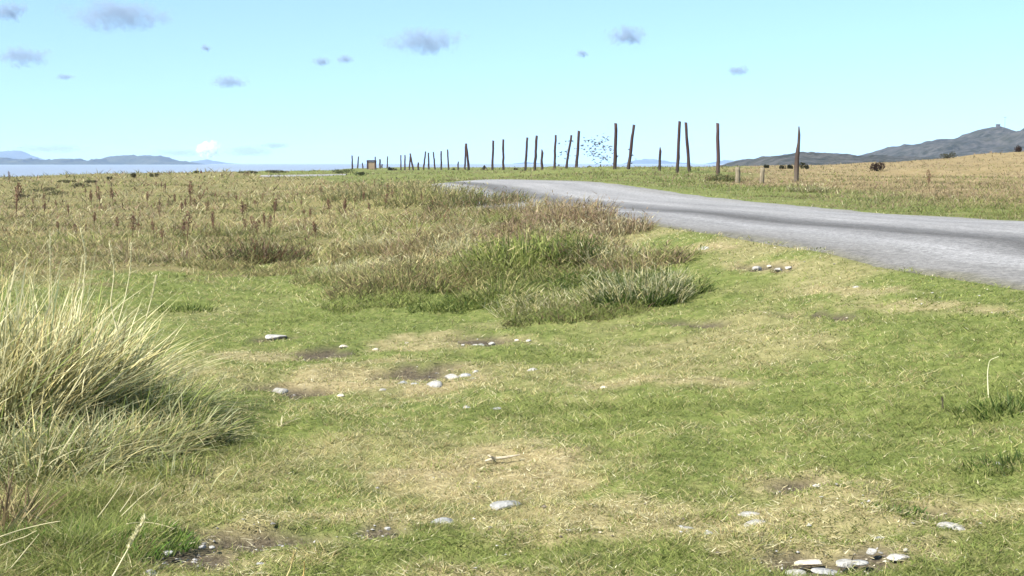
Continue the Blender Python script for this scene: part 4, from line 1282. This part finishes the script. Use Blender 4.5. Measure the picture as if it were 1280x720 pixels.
DOCK = [dock_mesh(s) for s in (1, 2, 3, 4, 5, 6, 7)]
def dock(px, py, h, k, label, group='dead docks standing in the field', wide=1.15):
    c = at(px, py)
    o = link('dead_dock', DOCK[k % 7][0], M_DRY, None, c)
    link('seed_head', DOCK[k % 7][1], M_DRY, o)
    s = h * c[1] / F / .75
    o.scale = (max(s, .6) * wide, max(s, .6) * wide, s)
    o.rotation_euler = (random.uniform(-.12, .12), random.uniform(-.15, .15), random.uniform(0, 6.28))
    return props(o, label, 'dead plant', group)


NAMED = [(20, 272, 42, 'tall thin dead dock with two seed tiers standing alone at the sea end'),
 (126, 262, 28, 'thick dark dock, middle one of a dark trio in the field'), (114, 261, 22, 'thinner dock seaward of the thick dark one in the trio'), (142, 258, 24, 'dock inland of the thick dark one in the trio'),
 (233, 305, 40, 'dock with a bright green foot in the middle of the field'), (165, 300, 32, 'rusty dock with a blunt head, seaward of the green-footed one'), (304, 280, 26, 'narrow dock with a flat-topped head at mid-field'),
 (413, 275, 24, 'dock with a dark head before the straw of the mound'), (402, 247, 12, 'small rusty dock near the pale strip of road'), (343, 278, 28, 'reddish dock beside a paler one in mid-field'),
 (238, 258, 30, 'slender upright dock behind the green-footed one'), (323, 300, 22, 'dock rising from the rusty brown clump')]
for i, (x, y, h_, lab) in enumerate(NAMED): dock(x, y, h_, i, lab, wide=1.35)
R = random.Random(4)
for i in range(64):
    if i < 36:   x, y = R.uniform(180, 420), R.uniform(240, 305)
    elif i < 52: x, y = R.uniform(-40, 200), R.uniform(232, 300)
    else:        x, y = R.uniform(420, 560), R.uniform(238, 275)
    dock(x, y, R.uniform(9, 22) * (.6 + (y - 225) / 110), R.randrange(7), 'rusty brown dead dock stalk among the rough field grass')
for x, y, h_, lab in [(1162, 240, 26, 'brown dead dock on the blond field below the dark bush')]:
    dock(x, y, h_, 1, lab, None)


def bush(px, py, wpx, hpx, col, label, Y=None, nl=420, group=None, seed=0):
    c = at(px, py) if Y is None else np.array((ray(px, py)[0] * Y, Y, gz(ray(px, py)[0] * Y, Y)))
    u = c[1] / F
    r_ = np.random.default_rng(int(px * 7 + py) + seed)
    rx, rz = wpx * u / 2, hpx * u
    lob = [(r_.uniform(-.7, .7), r_.uniform(-.5, .5), r_.uniform(.25, .62), r_.uniform(.3, .5)) for _ in range(7)]
    P = []
    for (a, b2, z, s) in lob:
        m = nl // 7
        d = r_.normal(0, 1, (m, 3)); d /= np.linalg.norm(d, axis=1)[:, None]
        q = d * (r_.uniform(.45, 1, (m, 1)) ** .5) * s + np.array((a, b2, z))
        P.append(q)
    P = np.concatenate(P)
    P = P[P[:, 2] > .02]
    P = P * np.array((rx, rx * .8, rz))
    nb = len(P)
    cc = np.array(col) * r_.uniform(.6, 1.5, (nb, 1))
    L = max(rz * .16, 1.2 * u)
    V, T, C = blades(P - np.array((0, 0, L * .3)), np.full(nb, L), np.full(nb, L * .6), r_.uniform(0, 6.28, nb), r_.uniform(.2, 1.3, nb), np.zeros(nb), cc, cc * 1.2)
    root = props(empty('low_bush', c), label, 'bush', group)
    link('foliage', raw_mesh('foliage', V, T, C), M_GRASS, root)
    st = []
    for (a, b2, z, s) in lob:
        v, t_ = tube([(0, 0, -.1), (a * rx * .5, b2 * rx * .4, z * rz * .5), (a * rx, b2 * rx * .8, z * rz)], [.03 * rz + .006, .02 * rz + .004, .01 * rz], 5)
        st.append((v, t_, np.repeat(np.array([[.05, .04, .03]]), len(v), 0)))
    link('stem', raw_mesh('stem', *merge(st)), M_DRY, root)
    return root


DK, DB = (.028, .03, .012), (.04, .024, .016)
bush(1097, 216, 22, 11, DB, 'dark brown dome bush alone on the blond field', seed=1)
bush(1186, 198, 24, 8, (.05, .05, .025), 'low olive bush on the skyline of the blond field', Y=112)
bush(1274, 191.5, 14, 8, DB, 'small dark bush high on the skyline of the blond field', Y=112)
bush(979, 213, 9, 7, DK, 'small dark bush at the hill foot, seaward of the splintered pole', Y=100)
bush(988, 213, 8, 6, DK, 'second small dark bush at the hill foot, touching the splintered pole', Y=100)
bush(1006, 213, 13, 9, DK, 'rounder dark bush at the hill foot, inland of the splintered pole', Y=100)
bush(958, 211.5, 6, 5, DK, 'tiny dark bush on the skyline between the stub and splintered pole', Y=104)
bush(487.5, 212.5, 5, 9, DK, 'narrow dark bush beside the thin grey pole', Y=220)
bush(493.5, 213, 7, 7, DK, 'round dark bush next to the narrow dark one', Y=220)
bush(736.6, 213, 8, 9, DK, 'small dark bush under the bird flock', Y=95)
bush(645, 214, 7, 5, DB, 'low brown bush between the lone and leaning poles', Y=112)
bush(566.5, 213, 4, 4, DK, 'tiny dark bush between two slim poles', Y=170)
LB = [(168, 222, 8, 11, 'pointed dark bush on the field skyline against the sea'), (112, 228, 16, 7, 'wide low bush on the skyline before the islands'), (137, 225, 6, 8, 'small upright bush between the wide low and pointed bushes'),
      (193, 222, 9, 8, 'twiggy bush on the skyline inland of the pointed one'), (82, 229, 22, 6, 'long low dark bush on the seaward skyline'), (25, 229, 18, 5, 'low bush at the sea end of the field skyline'), (243, 219, 9, 6, 'small square bush on the skyline below the white cloud'),
      (52, 240, 26, 9, 'brown bracken mass in the far seaward field'), (40, 248, 36, 8, 'darker bracken mass below the brown one'), (72, 244, 26, 9, 'twiggy bracken mass inland of the brown one'), (100, 234, 18, 9, 'greyish bush in the far field before the islands'),
      (310, 217, 22, 6, 'dark bush mass on the skyline seaward of the pale road strip'), (345, 216, 28, 6, 'long dark bush mass over the pale road strip'), (430, 218, 26, 10, 'green bush mass before the far poles'), (452, 222, 18, 9, 'grey-green bush mass before the timber-framed block')]
for x, y, w_, h_, lab in LB:
    bush(x, y, w_ * 1.25, h_ * .62, (.075, .07, .032) if x < 400 else (.06, .07, .028), lab, group='low bushes in the seaward field')

# ------------------------------------------------------------------ birds
def bird_mesh(seed):
    r_ = random.Random(seed)
    dih, sw = r_.uniform(-.5, 1.0), r_.uniform(-.1, .35)
    bm = bmesh.new()
    rings = []
    for x, r in ((-.11, .008), (-.07, .022), (-.02, .03), (.03, .027), (.065, .018), (.085, .017), (.1, .008)):
        rings.append([bm.verts.new((x, math.cos(a) * r, math.sin(a) * r + (.006 if x > .05 else 0))) for a in [k * math.pi / 3 for k in range(6)]])
    for a, b in zip(rings[:-1], rings[1:]):
        for k in range(6): bm.faces.new((a[k], a[(k + 1) % 6], b[(k + 1) % 6], b[k]))
    beak = bm.verts.new((.125, 0, .002))
    for k in range(6): bm.faces.new((rings[-1][k], rings[-1][(k + 1) % 6], beak))
    tl = [bm.verts.new((-.17, y, z)) for y, z in ((-.03, 0), (.03, 0))]
    bm.faces.new((rings[0][0], tl[1], tl[0], rings[0][3]))
    for s in (1, -1):
        r0 = rings[3][0 if s > 0 else 3]; r1 = rings[1][0 if s > 0 else 3]
        e1 = bm.verts.new((.05 - sw * .2, s * .09, .09 * math.sin(dih))); e2 = bm.verts.new((-.05, s * .09, .08 * math.sin(dih)))
        tip = bm.verts.new((-.03 - sw * .2, s * .19, .09 * math.sin(dih) + .1 * math.sin(dih - .6)))
        m2 = rings[2][0 if s > 0 else 3]
        bm.faces.new((r0, e1, e2, r1, m2)); bm.faces.new((e1, tip, e2))
    me = bpy.data.meshes.new('bird')
    bm.to_mesh(me); bm.free()
    return me


M_BIRD = simple_mat('bird_feathers', [(.3, (.04, .036, .03)), (.7, (.09, .08, .065))], 8)
BM = [bird_mesh(s) for s in range(6)]
R = random.Random(21)
for i in range(150):
    while True:
        if i < 122:
            x, y = R.gauss(748, 13), R.gauss(186, 10)
            ok = 726 < x < 767 and 167 < y < 208
        else:
            x, y = R.uniform(690, 800), R.gauss(192, 11)
            ok = not (722 < x < 768) and 176 < y < 208
        if ok: break
    D = R.uniform(118, 150)
    o = link('bird', BM[R.randrange(6)], M_BIRD, None, tuple(at_depth(x, y, D)))
    o.rotation_euler = (R.uniform(-.5, .5), R.uniform(-.3, .3), R.uniform(0, 6.28))
    k = R.uniform(.85, 1.3); o.scale = (k, k, k)
    props(o, 'small dark bird wheeling in the flock between the tall poles', 'bird', 'flock of small birds over the crest')

# ------------------------------------------------------------------ clouds
def mat_cloud(name, col, dens, seed, asp=2):
    t = NT(name)
    tc = t.n('ShaderNodeTexCoord').outputs['Object']
    info = t.n('ShaderNodeObjectInfo').outputs['Random']
    st = t.n('ShaderNodeVectorMath', operation='MULTIPLY'); t.l(tc, st.inputs[0]); st.inputs[1].default_value = (asp, asp * .6, 1)
    off = t.n('ShaderNodeVectorMath', operation='ADD'); t.l(st.outputs[0], off.inputs[0])
    cb = t.n('ShaderNodeCombineXYZ'); t.l(t.math('ADD', info, seed * 7.31), cb.inputs[0]); t.l(cb.outputs[0], off.inputs[1])
    wn = t.n('ShaderNodeTexNoise'); wn.inputs['Scale'].default_value = .8; wn.inputs['Detail'].default_value = 4
    t.l(off.outputs[0], wn.inputs['Vector'])
    wv = t.n('ShaderNodeVectorMath', operation='MULTIPLY_ADD'); t.l(wn.outputs['Color'], wv.inputs[0]); wv.inputs[1].default_value = (1.3, .8, 2.0); wv.inputs[2].default_value = (-.65, -.4, -1.0)
    wa = t.n('ShaderNodeVectorMath', operation='ADD'); t.l(tc, wa.inputs[0])
    fb = t.n('ShaderNodeVectorMath', operation='MULTIPLY'); t.l(wa.outputs[0], fb.inputs[0]); fb.inputs[1].default_value = (1, 1, 1.15); t.l(wv.outputs[0], wa.inputs[1])
    ln = t.n('ShaderNodeVectorMath', operation='LENGTH'); t.l(fb.outputs[0], ln.inputs[0])
    nz = t.noise(off.outputs[0], 1.9, 8, .72)
    d = t.math('SUBTRACT', t.math('ADD', t.math('SUBTRACT', 1.0, ln.outputs['Value']), t.math('MULTIPLY', t.math('SUBTRACT', nz, .5), 3.4)), .06)
    d = t.math('MULTIPLY', t.math('MAXIMUM', d, 0), dens)
    v = t.n('ShaderNodeVolumePrincipled')
    v.inputs['Color'].default_value = (*col, 1)
    t.l(d, v.inputs['Density'])
    t.l(v.outputs[0], t.out.inputs['Volume'])
    return t.m


CLOUDS = [(148, 17, 66, 22, 'largest lilac-grey cloud with a humped top', 'g'), (8, 14, 26, 14, 'grey cloud cut by the picture edge beside the largest one', 'g'), (26, 70, 36, 14, 'flat-based grey cloud below the edge cloud', 'g'),
 (528, 51, 52, 17, 'long tapering grey cloud high above the far poles', 'g'), (402, 77, 11, 6, 'small grey puff, rounder one of a pair', 'g'), (431, 74, 13, 6, 'small grey puff, wider one of a pair', 'g'),
 (286, 102, 24, 8, 'small wedge-shaped grey cloud', 'g'), (783, 46, 26, 15, 'ragged slanting grey wisp above the bird flock', 'g'), (728, 67, 8, 5, 'tiny grey speck of cloud beside the ragged wisp', 'g'),
 (922, 88, 15, 7, 'small dark puff above the brown pole', 'g'), (82, 96, 13, 4, 'thin grey streak under the flat-based cloud', 'g'), (257, 60, 7, 5, 'faint round speck of cloud', 'g'),
 (261, 186, 14, 11, 'bright white cumulus low over the headland', 'w'), (222, 191, 34, 5, 'low blue-grey bank seaward of the white cumulus', 'g'), (312, 189, 34, 8, 'low blue-grey bank inland of the white cumulus', 'g'), (344, 182, 20, 4, 'short grey bar over the low bank', 'g'), (60, 186, 50, 6, 'faint low bank over the islets', 'g')]
for i, (x, y, hw, hh_, lab, mk) in enumerate(CLOUDS):
    D = 12000
    c = at_depth(x, y, D)
    u = D / F
    mk_ = mat_cloud('shaded_grey_cloud', (.36, .44, .55), 2.2 / (hw * u * .6), i, min(hw / hh_, 3.2)) if mk == 'g' else mat_cloud('white_cloud', (.99, .99, .99), 9 / (hw * u * .6), i + 40, 1.2)  # grey clouds: their backlit shade is put into a low scatter colour
    bm = bmesh.new()
    bmesh.ops.create_icosphere(bm, subdivisions=3, radius=1.25)
    o = bm_obj('cloud', bm, mk_, None, tuple(c))
    o.scale = (hw * u, hw * u * .6, hh_ * u)
    props(o, lab, 'cloud', 'small clouds over the sea')

# ------------------------------------------------------------------ haze
bm = bmesh.new()
box(bm, -4600, 4600, -80, 9500, -10.5, 84)
t = NT('sea_air')
v = t.n('ShaderNodeVolumePrincipled')
v.inputs['Color'].default_value = (.48, .66, .95, 1)
v.inputs['Density'].default_value = .85e-4
v.inputs['Anisotropy'].default_value = 0
t.l(v.outputs[0], t.out.inputs['Volume'])
o = bm_obj('haze', bm, t.m)
props(o, 'pale sea haze over the far islands', kind='stuff')

# ------------------------------------------------------------------ light and sky
EL, AZ = math.radians(43), math.radians(-128)       # sun from the sea side, a little behind the camera
sd_ = Vector((math.sin(AZ) * math.cos(EL), math.cos(AZ) * math.cos(EL), math.sin(EL)))
L = bpy.data.lights.new('sun', 'SUN')
L.energy, L.angle, L.color = 4.2, math.radians(1.0), (1, .95, .87)
lo = bpy.data.objects.new('sun', L); COL.objects.link(lo)
lo.rotation_euler = sd_.to_track_quat('Z', 'Y').to_euler()
W = bpy.data.worlds.new('World'); S.world = W
W.use_nodes = True
nt = W.node_tree
bg = nt.nodes['Background']
sk = nt.nodes.new('ShaderNodeTexSky')
sk.sky_type = 'NISHITA'
sk.sun_disc = False
sk.sun_elevation, sk.sun_rotation = EL, AZ
sk.altitude, sk.air_density, sk.dust_density, sk.ozone_density = 0, 1.0, .6, 2.0
mx = nt.nodes.new('ShaderNodeMix'); mx.data_type = 'RGBA'; mx.blend_type = 'MULTIPLY'
mx.inputs[0].default_value = 1
mx.inputs[7].default_value = (.85, .945, .945, 1)
tcw = nt.nodes.new('ShaderNodeTexCoord')
lift = nt.nodes.new('ShaderNodeVectorMath'); lift.operation = 'ADD'; lift.inputs[1].default_value = (0, 0, .10)
nrm = nt.nodes.new('ShaderNodeVectorMath'); nrm.operation = 'NORMALIZE'
nt.links.new(tcw.outputs['Generated'], lift.inputs[0]); nt.links.new(lift.outputs[0], nrm.inputs[0]); nt.links.new(nrm.outputs[0], sk.inputs['Vector'])
nt.links.new(sk.outputs[0], mx.inputs[6])
nt.links.new(mx.outputs[2], bg.inputs['Color'])
bg.inputs['Strength'].default_value = .075
S.view_settings.view_transform = 'Standard'
S.view_settings.look = 'None'
S.view_settings.gamma = 1
S.view_settings.use_curve_mapping = False
S.view_settings.exposure = 1.7
S.render.engine = 'CYCLES'
S.cycles.use_denoising = True
S.cycles.max_bounces = 6
S.cycles.diffuse_bounces = 3
S.cycles.transmission_bounces = 3
S.cycles.transparent_max_bounces = 6
S.cycles.volume_bounces = 3
S.cycles.caustics_reflective = S.cycles.caustics_refractive = False
